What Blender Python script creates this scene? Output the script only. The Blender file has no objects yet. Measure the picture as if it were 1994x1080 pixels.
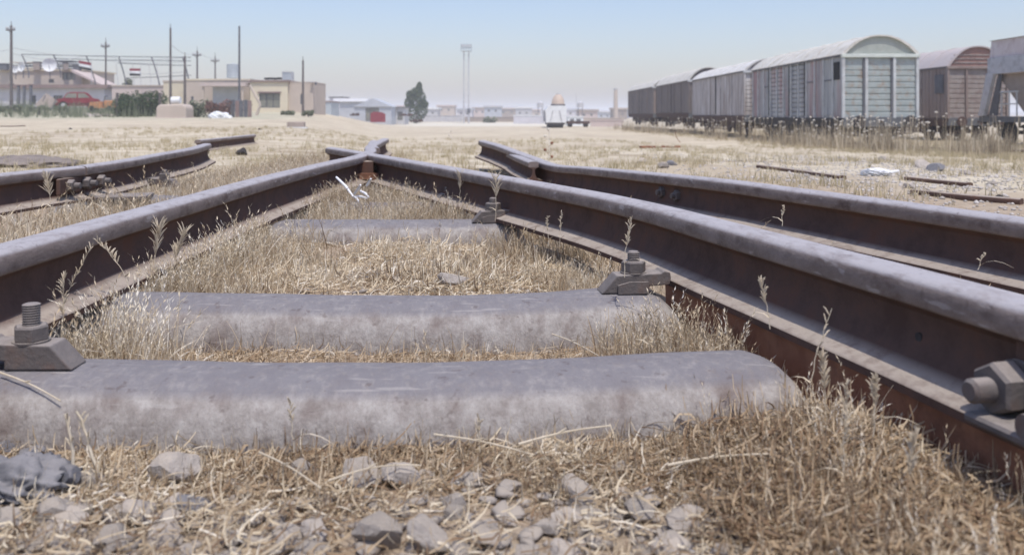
import bpy, math, random
import numpy as np
from mathutils import Vector, Matrix
R = math.radians
C = bpy.context.scene.collection

# ---------------------------------------------------------------- camera, sky, sun
CX, HY, F, CZ = 997.0, 222.0, 1700.0, 0.425
cd = bpy.data.cameras.new('camera'); cam = bpy.data.objects.new('camera', cd); C.objects.link(cam)
bpy.context.scene.camera = cam
cam.location = (0, 0, CZ); cam.rotation_euler = (R(90), 0, 0)
bpy.context.scene.cycles.volume_bounces = 2
cd.sensor_width = 36; cd.lens = 36 * F / 1994
cd.shift_y = -(540 - HY) / 1994
cd.clip_start = 0.05; cd.clip_end = 9000
cd.dof.use_dof = True; cd.dof.focus_distance = 2.4; cd.dof.aperture_fstop = 5.2

SUN_EL, SUN_AZ = 68.0, 160.0      # azimuth measured clockwise from +Y (behind the camera, a little to the right)
w = bpy.data.worlds.new("World"); bpy.context.scene.world = w; w.use_nodes = True
nt = w.node_tree
bg = nt.nodes['Background']
sky = nt.nodes.new('ShaderNodeTexSky'); sky.sky_type = 'NISHITA'; sky.sun_disc = False
sky.sun_elevation = R(SUN_EL); sky.sun_rotation = R(SUN_AZ)
sky.altitude = 200; sky.air_density = 1.3; sky.dust_density = 1.8; sky.ozone_density = 6.0
tm = nt.nodes.new('ShaderNodeMix'); tm.data_type = 'RGBA'; tm.blend_type = 'MULTIPLY'; tm.inputs[0].default_value = 1.0
tm.inputs[7].default_value = (1.03, .925, .975, 1)
nt.links.new(sky.outputs[0], tm.inputs[6]); nt.links.new(tm.outputs[2], bg.inputs[0]); bg.inputs[1].default_value = 0.15
sl = bpy.data.lights.new('sun', 'SUN'); sun = bpy.data.objects.new('sun', sl); C.objects.link(sun)
sl.energy = 3.1; sl.angle = R(0.6); sl.color = (1.0, 0.955, 0.89)
sdir = Vector((math.sin(R(SUN_AZ)) * math.cos(R(SUN_EL)), math.cos(R(SUN_AZ)) * math.cos(R(SUN_EL)), math.sin(R(SUN_EL))))
sun.rotation_euler = sdir.to_track_quat('Z', 'Y').to_euler()
vs = bpy.context.scene.view_settings
vs.view_transform = 'Standard'; vs.look = 'None'; vs.exposure = 0.2; vs.gamma = 1.0

# ---------------------------------------------------------------- helpers
def PX(px, Y): return (px - CX) / F * Y            # lateral position of something seen at column px, Y metres away
def PZ(py, Y): return CZ - (py - HY) * Y / F
def PT(px, py, z=0.17):
    Y = F * (CZ - z) / (py - HY); return (PX(px, Y), Y, z)

def sstep(a, b, x):
    t = np.clip((np.asarray(x, float) - a) / (b - a), 0, 1); return t * t * (3 - 2 * t)

def vnoise(x, y, s=1.0, seed=0):
    x = np.asarray(x, float) * s; y = np.asarray(y, float) * s
    xi = np.floor(x); yi = np.floor(y); fx = x - xi; fy = y - yi
    fx = fx * fx * (3 - 2 * fx); fy = fy * fy * (3 - 2 * fy)
    def h(a, b):
        v = np.sin(a * 127.1 + b * 311.7 + seed * 74.7) * 43758.5453
        return v - np.floor(v)
    return ((h(xi, yi) * (1 - fx) + h(xi + 1, yi) * fx) * (1 - fy) + (h(xi, yi + 1) * (1 - fx) + h(xi + 1, yi + 1) * fx) * fy) * 2 - 1

ZC = ([-30, 1, 5.4, 10, 20, 40, 94, 150, 400, 6000], [-.105, -.105, -.095, -.13, -.28, -.58, -1.10, -1.2, -1.2, -1.2])
ZR = ([-30, 1, 6, 9, 15, 22, 30, 94, 150, 400, 6000], [-.105, -.105, -.12, -.20, -.37, -.56, -.72, -1.08, -1.2, -1.2, -1.2])
ZL = ([-30, 1, 10, 20, 40, 58, 72, 85, 140, 400, 900, 6000], [-.105, -.105, -.10, -.05, .03, .18, .50, 1.0, 1.3, 1.2, -.6, -1.2])
def gz(X, Y):
    X = np.asarray(X, float); Y = np.asarray(Y, float)
    t = X / np.maximum(Y, 3)
    wl = sstep(-.13, -.26, t); wr = sstep(2.0, 7.0, X)
    z = np.interp(Y, *ZC) * (1 - wl) * (1 - wr) + np.interp(Y, *ZL) * wl + np.interp(Y, *ZR) * wr * (1 - wl)
    near = np.exp(-np.maximum(Y - 2, 0) / 25)
    z = z + near * (.014 * vnoise(X, Y, 2.1, 1) + .007 * vnoise(X, Y, 7, 2)) + (1 - near) * .05 * vnoise(X, Y, .12, 3)
    z = z + .022 * sstep(2.25, 2.7, Y) * sstep(5.6, 4.9, Y) * sstep(-1.1, -.85, X) * sstep(.75, .2, X + .3 * (Y - 2))
    z = z + .03 * sstep(.25, .5, X) * sstep(1.45, 1.3, Y) * sstep(.9, .6, X)
    return z

def new_obj(name, me, parent=None):
    o = bpy.data.objects.new(name, me); C.objects.link(o)
    if parent is not None: o.parent = parent
    return o

def tag(o, label=None, cat=None, group=None, kind=None):
    if label: o['label'] = label
    if cat: o['category'] = cat
    if group: o['group'] = group
    if kind: o['kind'] = kind
    return o

def thing(name, label, cat, loc=(0, 0, 0), rz=0.0, group=None):
    o = bpy.data.objects.new(name, None); C.objects.link(o)
    o.location = loc; o.rotation_euler = (0, 0, rz); o.empty_display_size = .1
    return tag(o, label, cat, group)

def arr_mesh(name, V, Fq, mat, parent=None, smooth=False, sharp=None, tint=None):
    """V (n,3) array, Fq (m,k) array of equal polygons"""
    me = bpy.data.meshes.new(name)
    V = np.ascontiguousarray(V, np.float32); Fq = np.ascontiguousarray(Fq, np.int32)
    me.vertices.add(len(V)); me.vertices.foreach_set('co', V.ravel())
    k = Fq.shape[1]
    me.loops.add(Fq.size); me.loops.foreach_set('vertex_index', Fq.ravel())
    me.polygons.add(len(Fq)); me.polygons.foreach_set('loop_start', np.arange(len(Fq), dtype=np.int32) * k)
    if smooth: me.polygons.foreach_set('use_smooth', np.ones(len(Fq), bool))
    if tint is not None:
        a = me.attributes.new('tint', 'FLOAT', 'POINT'); a.data.foreach_set('value', np.ascontiguousarray(tint, np.float32))
    me.update(calc_edges=True); me.validate()
    me.materials.append(mat)
    return new_obj(name, me, parent)

class MB:
    def __init__(s): s.v = []; s.f = []
    def add(s, vs_, fs):
        n = len(s.v); s.v += [tuple(p) for p in vs_]; s.f += [tuple(i + n for i in q) for q in fs]; return s
    def box(s, c, d, rot=None, bev=0.0):
        x, y, z = d[0] / 2, d[1] / 2, d[2] / 2
        if bev > 0:
            b = min(bev, x * .9, y * .9, z * .9)
            vs_ = []; 
            for sx in (-1, 1):
                for sy in (-1, 1):
                    for sz in (-1, 1):
                        vs_ += [(sx * x, sy * (y - b), sz * (z - b)), (sx * (x - b), sy * y, sz * (z - b)), (sx * (x - b), sy * (y - b), sz * z)]
            def I(sx, sy, sz, k): return ((sx > 0) * 4 + (sy > 0) * 2 + (sz > 0)) * 3 + k
            fs = []
            for sg in (-1, 1):
                fs.append([I(sg, -1, -1, 0), I(sg, 1, -1, 0), I(sg, 1, 1, 0), I(sg, -1, 1, 0)][::sg])
                fs.append([I(-1, sg, -1, 1), I(-1, sg, 1, 1), I(1, sg, 1, 1), I(1, sg, -1, 1)][::sg])
                fs.append([I(-1, -1, sg, 2), I(1, -1, sg, 2), I(1, 1, sg, 2), I(-1, 1, sg, 2)][::sg])
            for a in (-1, 1):
                for b2 in (-1, 1):
                    fs.append([I(a, b2, -1, 0), I(a, b2, 1, 0), I(a, b2, 1, 1), I(a, b2, -1, 1)])
                    fs.append([I(a, -1, b2, 0), I(a, -1, b2, 2), I(a, 1, b2, 2), I(a, 1, b2, 0)])
                    fs.append([I(-1, a, b2, 1), I(1, a, b2, 1), I(1, a, b2, 2), I(-1, a, b2, 2)])
                    for c2 in (-1, 1): fs.append([I(a, b2, c2, 0), I(a, b2, c2, 1), I(a, b2, c2, 2)])
        else:
            vs_ = [(sx * x, sy * y, sz * z) for sx in (-1, 1) for sy in (-1, 1) for sz in (-1, 1)]
            fs = [(0, 1, 3, 2), (4, 6, 7, 5), (0, 4, 5, 1), (2, 3, 7, 6), (0, 2, 6, 4), (1, 5, 7, 3)]
        M = Matrix.Translation(c)
        if rot is not None: M = M @ (rot.to_4x4() if isinstance(rot, Matrix) else Matrix.Rotation(rot, 4, 'Z'))
        return s.add([M @ Vector(p) for p in vs_], fs)
    def tube(s, pts, r, n=8, cap=True):
        pts = [Vector(p) for p in pts]; m = len(pts)
        rr = r if isinstance(r, (list, tuple)) else [r] * m
        base = len(s.v); up = None
        for i, p in enumerate(pts):
            d = (pts[min(i + 1, m - 1)] - pts[max(i - 1, 0)])
            d = d.normalized() if d.length > 1e-9 else Vector((0, 0, 1))
            if up is None:
                up = Vector((0, 0, 1)) if abs(d.z) < .9 else Vector((1, 0, 0))
            a = d.cross(up).normalized(); b = a.cross(d).normalized(); up = b
            for k in range(n):
                t = 2 * math.pi * k / n + math.pi / n
                s.v.append(tuple(p + (a * math.cos(t) + b * math.sin(t)) * rr[i]))
        for i in range(m - 1):
            for k in range(n):
                a0 = base + i * n + k; a1 = base + i * n + (k + 1) % n
                s.f.append((a0, a1, a1 + n, a0 + n))
        if cap:
            s.f.append(tuple(base + k for k in range(n))[::-1]); s.f.append(tuple(base + (m - 1) * n + k for k in range(n)))
        return s
    def prism(s, prof, p0, ax, ay, az, length):
        """2-D profile (u along ax, v along ay) extruded along az by length"""
        p0 = Vector(p0); ax = Vector(ax); ay = Vector(ay); az = Vector(az); n = len(prof)
        vs_ = [p0 + ax * u + ay * v for u, v in prof] + [p0 + ax * u + ay * v + az * length for u, v in prof]
        fs = [tuple(range(n))[::-1], tuple(range(n, 2 * n))] + [(i, (i + 1) % n, (i + 1) % n + n, i + n) for i in range(n)]
        return s.add(vs_, fs)
    def build(s, name, mat, parent=None, smooth=None):
        me = bpy.data.meshes.new(name); me.from_pydata(s.v, [], s.f); me.materials.append(mat)
        if smooth is not None:
            me.polygons.foreach_set('use_smooth', np.ones(len(me.polygons), bool)); me.update()
            me.set_sharp_from_angle(angle=R(smooth))
        me.update()
        return new_obj(name, me, parent)

# ---------------------------------------------------------------- materials
def mat(name, c1, c2=None, scale=6, rough=.85, metal=0.0, bump=.0, bscale=40, c3=None, c3scale=25, c3amt=.5,
        dust=None, dust_amt=.8, dust_lo=.55, streak=False, spec=.3, dust_w=.4, nr=.6, rand=0.0, stretch=None, bdist=.01):
    m = bpy.data.materials.new(name); m.use_nodes = True
    N, L = m.node_tree.nodes, m.node_tree.links
    b = N['Principled BSDF']; b.inputs['Roughness'].default_value = rough; b.inputs['Metallic'].default_value = metal
    b.inputs['Specular IOR Level'].default_value = spec
    tc = N.new('ShaderNodeTexCoord'); mp = N.new('ShaderNodeMapping'); L.new(tc.outputs['Object'], mp.inputs[0])
    if streak: mp.inputs['Scale'].default_value = (1, 1, .12)
    if stretch: mp.inputs['Scale'].default_value = stretch
    def noise(sc, det=6, r=nr):
        n = N.new('ShaderNodeTexNoise'); n.inputs['Scale'].default_value = sc; n.inputs['Detail'].default_value = det
        n.inputs['Roughness'].default_value = r; L.new(mp.outputs[0], n.inputs['Vector']); return n
    def ramp(src, lo, hi):
        r = N.new('ShaderNodeMapRange'); r.inputs[1].default_value = lo; r.inputs[2].default_value = hi
        L.new(src, r.inputs[0]); return r.outputs[0]
    def mix(f, a, bb):
        x = N.new('ShaderNodeMix'); x.data_type = 'RGBA'
        if isinstance(f, float): x.inputs[0].default_value = f
        else: L.new(f, x.inputs[0])
        for inp, v in ((x.inputs[6], a), (x.inputs[7], bb)):
            if isinstance(v, tuple): inp.default_value = (*v, 1)
            else: L.new(v, inp)
        return x.outputs[2]
    col = c1
    if c2 is not None: col = mix(ramp(noise(scale).outputs[0], .36, .64), c1, c2)
    if c3 is not None:
        f = ramp(noise(c3scale, 8, .65).outputs[0], .5, .68)
        mm = N.new('ShaderNodeMath'); mm.operation = 'MULTIPLY'; L.new(f, mm.inputs[0]); mm.inputs[1].default_value = c3amt
        col = mix(mm.outputs[0], col, c3)
    if dust is not None:
        g = N.new('ShaderNodeNewGeometry'); sp = N.new('ShaderNodeSeparateXYZ'); L.new(g.outputs['Normal'], sp.inputs[0])
        f = ramp(sp.outputs[2], dust_lo, min(dust_lo + dust_w, 1.0))
        nn = ramp(noise(scale * 2.3, 8, .7).outputs[0], .15, .52)
        mm = N.new('ShaderNodeMath'); mm.operation = 'MULTIPLY'; L.new(f, mm.inputs[0]); L.new(nn, mm.inputs[1])
        m2 = N.new('ShaderNodeMath'); m2.operation = 'MULTIPLY'; L.new(mm.outputs[0], m2.inputs[0]); m2.inputs[1].default_value = dust_amt
        col = mix(m2.outputs[0], col, dust)
    if rand:
        oi = N.new('ShaderNodeObjectInfo'); rr = N.new('ShaderNodeMapRange'); rr.inputs[3].default_value = 1 - rand; rr.inputs[4].default_value = 1 + rand; L.new(oi.outputs['Random'], rr.inputs[0])
        hs = N.new('ShaderNodeHueSaturation'); L.new(rr.outputs[0], hs.inputs['Value']); L.new(col, hs.inputs['Color']); col = hs.outputs[0]
    if isinstance(col, tuple): b.inputs['Base Color'].default_value = (*col, 1)
    else: L.new(col, b.inputs['Base Color'])
    if bump:
        bn = N.new('ShaderNodeBump'); bn.inputs['Strength'].default_value = bump; bn.inputs['Distance'].default_value = bdist
        L.new(noise(bscale, 8, .65).outputs[0], bn.inputs['Height']); L.new(bn.outputs[0], b.inputs['Normal'])
    return m

def tint_mat(name, cols, rough=.9, trans=.0):
    m = bpy.data.materials.new(name); m.use_nodes = True
    N, L = m.node_tree.nodes, m.node_tree.links
    b = N['Principled BSDF']; b.inputs['Roughness'].default_value = rough; b.inputs['Specular IOR Level'].default_value = .2
    a = N.new('ShaderNodeAttribute'); a.attribute_name = 'tint'
    cr = N.new('ShaderNodeValToRGB'); L.new(a.outputs['Fac'], cr.inputs[0])
    el = cr.color_ramp.elements
    while len(el) < len(cols): el.new(.5)
    for i, c in enumerate(cols): el[i].position = i / (len(cols) - 1); el[i].color = (*c, 1)
    L.new(cr.outputs[0], b.inputs['Base Color'])
    if trans:
        t = N.new('ShaderNodeBsdfTranslucent'); L.new(cr.outputs[0], t.inputs[0])
        mx = N.new('ShaderNodeMixShader'); mx.inputs[0].default_value = trans
        L.new(b.outputs[0], mx.inputs[1]); L.new(t.outputs[0], mx.inputs[2]); L.new(mx.outputs[0], N['Material Output'].inputs[0])
    return m

M = {}
M['rail'] = mat('rail_steel', (.088, .056, .046), (.13, .084, .068), 9, .92, .0, .7, 110, c3=(.13, .055, .032), c3scale=9, c3amt=.5, dust=(.37, .315, .265), dust_amt=1.0, dust_lo=.66, dust_w=.24, spec=.08, bdist=.003, nr=.7)  # dust on flat foot faces also paints them sunlit, steeper slopes stay shaded
M['railtop'] = mat('worn_rail_top', (.16, .122, .105), (.235, .19, .17), 14, .6, .0, .8, 80, c3=(.075, .045, .036), c3scale=19, c3amt=.85, dust=(.40, .375, .375), dust_amt=.95, dust_lo=.35, spec=.4, stretch=(1, .5, 1), bdist=.003, nr=.75)
M['sleeper'] = mat('sleeper_steel', (.25, .222, .20), (.41, .38, .35), 26, .85, 0, 1.0, 80, c3=(.15, .11, .095), c3scale=12, c3amt=.65, dust=(.19, .180, .190), dust_amt=.85, dust_lo=.74, dust_w=.14, nr=.8, spec=.12, bdist=.005, stretch=(1, .7, .7))
def add_scratches(m, col, amt, scale=(6, 60, 60), lo=.66):
    N, L = m.node_tree.nodes, m.node_tree.links; b = N['Principled BSDF']; src = b.inputs['Base Color'].links[0].from_socket
    tc = N.new('ShaderNodeTexCoord'); prev = src
    for k, (st, sc) in enumerate(((scale, 6.0), ((30, 30, 30), 9.0))):
        mp = N.new('ShaderNodeMapping'); mp.inputs['Scale'].default_value = st; mp.inputs['Rotation'].default_value = (0, 0, .12 * k); L.new(tc.outputs['Object'], mp.inputs[0])
        n = N.new('ShaderNodeTexNoise'); n.inputs['Scale'].default_value = sc / 6; n.inputs['Detail'].default_value = 3; L.new(mp.outputs[0], n.inputs['Vector'])
        r = N.new('ShaderNodeMapRange'); r.inputs[1].default_value = lo; r.inputs[2].default_value = lo + .07; r.inputs[4].default_value = amt; L.new(n.outputs[0], r.inputs[0])
        x = N.new('ShaderNodeMix'); x.data_type = 'RGBA'; L.new(r.outputs[0], x.inputs[0]); L.new(prev, x.inputs[6]); x.inputs[7].default_value = (*(col if k == 0 else (.09, .06, .05)), 1); prev = x.outputs[2]
    L.new(prev, b.inputs['Base Color'])
add_scratches(M['sleeper'], (.42, .39, .36), .4, (9, 70, 70), .64)
add_scratches(M['railtop'], (.48, .45, .44), .4, (55, 8, 55), .63)
M['clip'] = mat('clip_steel', (.105, .092, .088), (.15, .13, .12), 16, .75, 0, .8, 90, c3=(.15, .085, .06), c3scale=18, c3amt=.5, dust=(.33, .29, .26), dust_amt=.8, spec=.25, bdist=.003, nr=.7)
M['rust'] = mat('rusty_steel', (.20, .085, .05), (.30, .15, .09), 8, .85, 0, .5, 60, c3=(.08, .04, .03), c3scale=6, c3amt=.8, bdist=.005)
M['ground'] = None
M['straw'] = tint_mat('dry_straw', [(.24, .165, .105), (.54, .43, .29), (.74, .64, .47), (.90, .84, .72)], trans=.3)
M['strawd'] = tint_mat('matted_straw', [(.25, .165, .10), (.44, .33, .21), (.66, .55, .40)], trans=.25)
M['field'] = tint_mat('field_grass', [(.34, .29, .16), (.50, .42, .27), (.62, .53, .37)], trans=.15)
M['weed'] = tint_mat('tall_weeds', [(.26, .21, .145), (.48, .40, .28), (.68, .60, .46)], trans=.25)
M['leafg'] = tint_mat('grey_green_leaves', [(.13, .155, .10), (.20, .22, .145), (.28, .29, .2)], trans=.15)
M['weedhead'] = mat('seed_head_white', (.72, .68, .60), (.60, .54, .45), 30, .9)
M['head'] = mat('seed_head_pale', (.58, .50, .38), (.46, .38, .27), 60, .9)
M['stone'] = mat('limestone', (.31, .275, .245), (.40, .36, .32), 3, .95, 0, .6, 5, c3=(.27, .24, .215), c3scale=4, c3amt=.6, dust=(.43, .365, .29), dust_amt=.7, bdist=.012, rand=.22, nr=.7)
M['stoned'] = mat('slate_stone', (.15, .15, .165), (.22, .215, .225), 9, .9, 0, .6, 40, bdist=.005, dust=(.34, .31, .28), dust_amt=.35)
M['rubble'] = mat('black_rubble', (.03, .028, .028), (.07, .06, .055), 9, .9, 0, .7, 30)
M['cloth'] = mat('dusty_dark_cloth', (.13, .13, .14), (.22, .215, .22), 30, .95, 0, .8, 60, dust=(.30, .28, .27), dust_amt=.6, bdist=.006)
M['plastic'] = mat('white_plastic', (.82, .82, .82), (.72, .72, .72), 9, .5)
M['twig'] = mat('bleached_twig', (.66, .58, .45), (.5, .42, .30), 20, .9)

def ground_mat():
    m = bpy.data.materials.new('dry_soil'); m.use_nodes = True
    N, L = m.node_tree.nodes, m.node_tree.links; b = N['Principled BSDF']; b.inputs['Roughness'].default_value = .97
    b.inputs['Specular IOR Level'].default_value = .15
    tc = N.new('ShaderNodeTexCoord')
    def noise(sc, det=8, r=.65, st=None):
        n = N.new('ShaderNodeTexNoise'); n.inputs['Scale'].default_value = sc; n.inputs['Detail'].default_value = det; n.inputs['Roughness'].default_value = r
        if st:
            mp = N.new('ShaderNodeMapping'); mp.inputs['Scale'].default_value = st; L.new(tc.outputs['Object'], mp.inputs[0]); L.new(mp.outputs[0], n.inputs['Vector'])
        else: L.new(tc.outputs['Object'], n.inputs['Vector'])
        return n.outputs[0]
    def rng(s, lo, hi, a=0, c=1):
        r = N.new('ShaderNodeMapRange'); r.inputs[1].default_value = lo; r.inputs[2].default_value = hi; r.inputs[3].default_value = a; r.inputs[4].default_value = c
        L.new(s, r.inputs[0]); return r.outputs[0]
    def mix(f, a, bb):
        x = N.new('ShaderNodeMix'); x.data_type = 'RGBA'; L.new(f, x.inputs[0])
        for inp, v in ((x.inputs[6], a), (x.inputs[7], bb)):
            if isinstance(v, tuple): inp.default_value = (*v, 1)
            else: L.new(v, inp)
        return x.outputs[2]
    col = mix(rng(noise(.35), .40, .62), (.43, .355, .255), (.53, .46, .335))
    col = mix(rng(noise(1.7, st=(.45, 1, 1)), .45, .6), col, (.60, .53, .40))
    col = mix(rng(noise(.13, 4), .56, .66), col, (.47, .40, .30))
    col = mix(rng(noise(1.1, st=(.35, 1, 1)), .52, .66), col, (.33, .265, .185))
    # near the track the soil is browner, farther out the stubble is pale: real material change with distance from the sleepers
    at = N.new('ShaderNodeAttribute'); at.attribute_name = 'soil'
    col = mix(at.outputs['Fac'], col, mix(rng(noise(22), .4, .6), (.30, .225, .155), (.42, .335, .25)))
    at2 = N.new('ShaderNodeAttribute'); at2.attribute_name = 'green'
    gg = N.new('ShaderNodeMath'); gg.operation = 'MULTIPLY'; L.new(at2.outputs['Fac'], gg.inputs[0]); L.new(rng(noise(.5), .35, .6), gg.inputs[1])
    col = mix(gg.outputs[0], col, (.37, .38, .27))
    at3 = N.new('ShaderNodeAttribute'); at3.attribute_name = 'pale'
    col = mix(at3.outputs['Fac'], col, (.62, .58, .48))
    L.new(col, b.inputs['Base Color'])
    bn = N.new('ShaderNodeBump'); bn.inputs['Strength'].default_value = .6; bn.inputs['Distance'].default_value = .03
    L.new(noise(18, 10, .7), bn.inputs['Height']); L.new(bn.outputs[0], b.inputs['Normal'])
    return m
M['ground'] = ground_mat()

# ---------------------------------------------------------------- ground: one sheet to the horizon
def build_ground():
    a = np.arange(-2.6, 2.6, .045)
    g = 2.6 * 1.045 ** np.arange(0, 175); g = g[g < 5200]
    xs = np.concatenate([-g[::-1], a, g])
    b = np.arange(.5, 6, .045); h = 6 * 1.028 ** np.arange(1, 260); h = h[h < 5600]
    ys = np.concatenate([[-400, -100, -40, -15, -6, -3, -1.5, -.5, 0], b, h])
    X, Y = np.meshgrid(xs, ys); Z = gz(X, Y)
    nx, ny = len(xs), len(ys)
    V = np.stack([X, Y, Z], -1).reshape(-1, 3)
    i = (np.arange(ny - 1)[:, None] * nx + np.arange(nx - 1)[None]).ravel()
    Fq = np.stack([i, i + 1, i + nx + 1, i + nx], -1)
    o = arr_mesh('ground', V, Fq, M['ground'], smooth=True)
    x, y = V[:, 0], V[:, 1]
    soil = sstep(4.2, 1.6, np.hypot(np.maximum(abs(x + .5) - 1.2, 0), np.maximum(y - 3.5, 0) * .7)) * .9
    t = x / np.maximum(y, 3)
    green = sstep(-.2, -.3, t) * sstep(45, 60, y) * sstep(110, 90, y) * .9 + sstep(9, 12, x) * sstep(14, 22, y) * sstep(34, 30, y) * .5
    pale = sstep(100, 118, y) * sstep(175, 150, y) * sstep(-.16, -.1, t) * sstep(.12, .06, t) * .8
    for nm, v in (('soil', soil), ('green', green), ('pale', pale)):
        at = o.data.attributes.new(nm, 'FLOAT', 'POINT'); at.data.foreach_set('value', v.astype(np.float32))
    o['kind'] = 'structure'
build_ground()

# ---------------------------------------------------------------- rails
def catmull(P, step=.05):
    P = [np.array(p, float) for p in P]; P = [2 * P[0] - P[1]] + P + [2 * P[-1] - P[-2]]
    out = []
    for i in range(1, len(P) - 2):
        n = max(2, int(np.linalg.norm(P[i + 1] - P[i]) / step))
        for k in range(n):
            t = k / n
            out.append(.5 * ((2 * P[i]) + (-P[i - 1] + P[i + 1]) * t + (2 * P[i - 1] - 5 * P[i] + 4 * P[i + 1] - P[i + 2]) * t * t + (-P[i - 1] + 3 * P[i] - 3 * P[i + 1] + P[i + 2]) * t ** 3))
    out.append(P[-2]); return out

H = .17
HALF = [(.078, -.17), (.0785, -.157), (.073, -.153), (.052, -.1485), (.034, -.140), (.021, -.125), (.0135, -.106), (.0105, -.095), (.010, -.075), (.0125, -.062),
        (.022, -.054), (.036, -.047)]
TOPH = [(.036, -.0472), (.0415, -.044), (.0430, -.041), (.0430, -.019), (.0415, -.012), (.0375, -.0062), (.031, -.0030), (.018, -.0008), (0, 0)]
def rail(path, label, group=None, scale=1.0, top='railtop', side='rail'):
    pts = catmull(path)
    t = thing('rail', label, 'rail', tuple(pts[0][:2]) + (0,), 0, group)
    o0 = np.array([pts[0][0], pts[0][1], 0])
    def sweep(prof, cap):
        V = []; n = len(prof)
        for i, p in enumerate(pts):
            d = pts[min(i + 1, len(pts) - 1)] - pts[max(i - 1, 0)]; d[2] = 0; d /= np.linalg.norm(d)
            nrm = np.array([d[1], -d[0], 0])
            wob = .0012 * math.sin(p[1] * 5.1) + .0009 * math.sin(p[1] * 13.7 + 1)
            for u, v in prof: V.append(p + nrm * (u * scale + wob) + np.array([0, 0, v * scale]) - o0)
        Fs = []
        closed = cap
        for i in range(len(pts) - 1):
            for k in range(n if closed else n - 1):
                a = i * n + k; b = i * n + (k + 1) % n; Fs.append((a, b, b + n, a + n))
        if cap: Fs.append(tuple(range(n))[::-1]); Fs.append(tuple((len(pts) - 1) * n + k for k in range(n)))
        mb = MB(); mb.v = [tuple(v) for v in V]; mb.f = Fs; return mb
    body = HALF + [(-u, v) for u, v in HALF[::-1]]
    sweep(body[:], True).build('rail_body', M[side], t, smooth=38)
    tp = TOPH + [(-u, v) for u, v in TOPH[::-1][1:]]
    tp = [(u, v + .0001) for u, v in tp]
    sweep(tp, True).build('rail_head', M[top], t, smooth=40)
    return t

L1 = [(-.955, .25, H), (-.985, 1.0, H), (-.99, 1.69, H), (-1.01, 3.47, H), (-.985, 4.6, H), (-.955, 5.4, H), (-1.0, 6.15, H), (-1.16, 7.2, H), (-1.34, 9.2, H)]
R1 = [(.90, .35, H + .003), (.80, .78, H + .003), (.70, 1.194, H + .003), (.545, 1.837, H + .003), (.315, 2.69, H + .003), (-.229, 4.01, H + .003), (-.80, 5.35, H + .003), (-1.08, 6.0, H + .003), (-1.38, 6.65, H + .003)]
rail(L1, 'worn rail left of the near sleepers, bending at its far end into the crossing')
rail(R1, 'large rail curving from the lower right across to the crossing')
L2a = [(-2.28, 1.2, H), (-2.24, 2.5, H), (-2.20, 3.77, H), (-2.135, 4.29, H)]
L2b = [(-2.135, 4.30, H), (-2.18, 4.9, H), (-2.28, 5.56, H), (-2.43, 6.6, H), (-2.66, 7.6, H)]
rail(L2a, 'outermost left rail, the near length before the bolted joint')
rail(L2b, 'left outer rail beyond the bolted joint, ending at the black rubble')
rail([(-4.32, 12.0, .07), (-4.38, 13.2, .07), (-4.5, 15.2, .07)], 'thin dark rail end beyond the black rubble at the left')
rail([(1.62, .9, H), (1.26, 2.15, H), (.98, 3.05, .168), (.835, 3.52, .165), (.61, 4.5, .135), (.465, 5.17, .112), (.29, 5.94, .085), (.13, 6.7, .108), (-.1, 7.7, .15), (-.285, 8.5, .17)],
     'outermost right rail running past the bolted joint and sagging farther off')
rail([(.15, 6.05, .095), (.07, 6.6, .10), (0, 7.3, .10), (-.11, 8.4, .10)], 'short guard rail with a cut end inside the sagging right rail', scale=.85)
rail([(-1.05, 6.7, H - .004), (-1.22, 7.6, H - .004), (-1.36, 8.6, H - .004)], 'short loose rail stub just left behind the crossing', scale=.9)

# frog casting where the rails meet
t = thing('crossing_frog', 'cast steel crossing block under the point where the two rails meet', 'rail crossing', (-.97, 5.75, 0))
MB().prism([(-.16, -.45), (.16, -.45), (.11, .5), (-.19, .5)], (0, 0, .028), (1, 0, 0), (0, 1, 0), (0, 0, 1), .035).build('filler_block', M['rust'], t)
MB().prism([(-.12, -.40), (.12, -.40), (.06, .35), (-.12, .35)], (0, 0, .063), (1, 0, 0), (0, 1, 0), (0, 0, 1), .07).build('casting', M['rail'], t)
for dy in (-.3, 0, .3):
    MB().tube([(.06, dy, .09), (.20, dy - .03, .09)], .018, 8).build('bolt', M['clip'], t)

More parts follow.
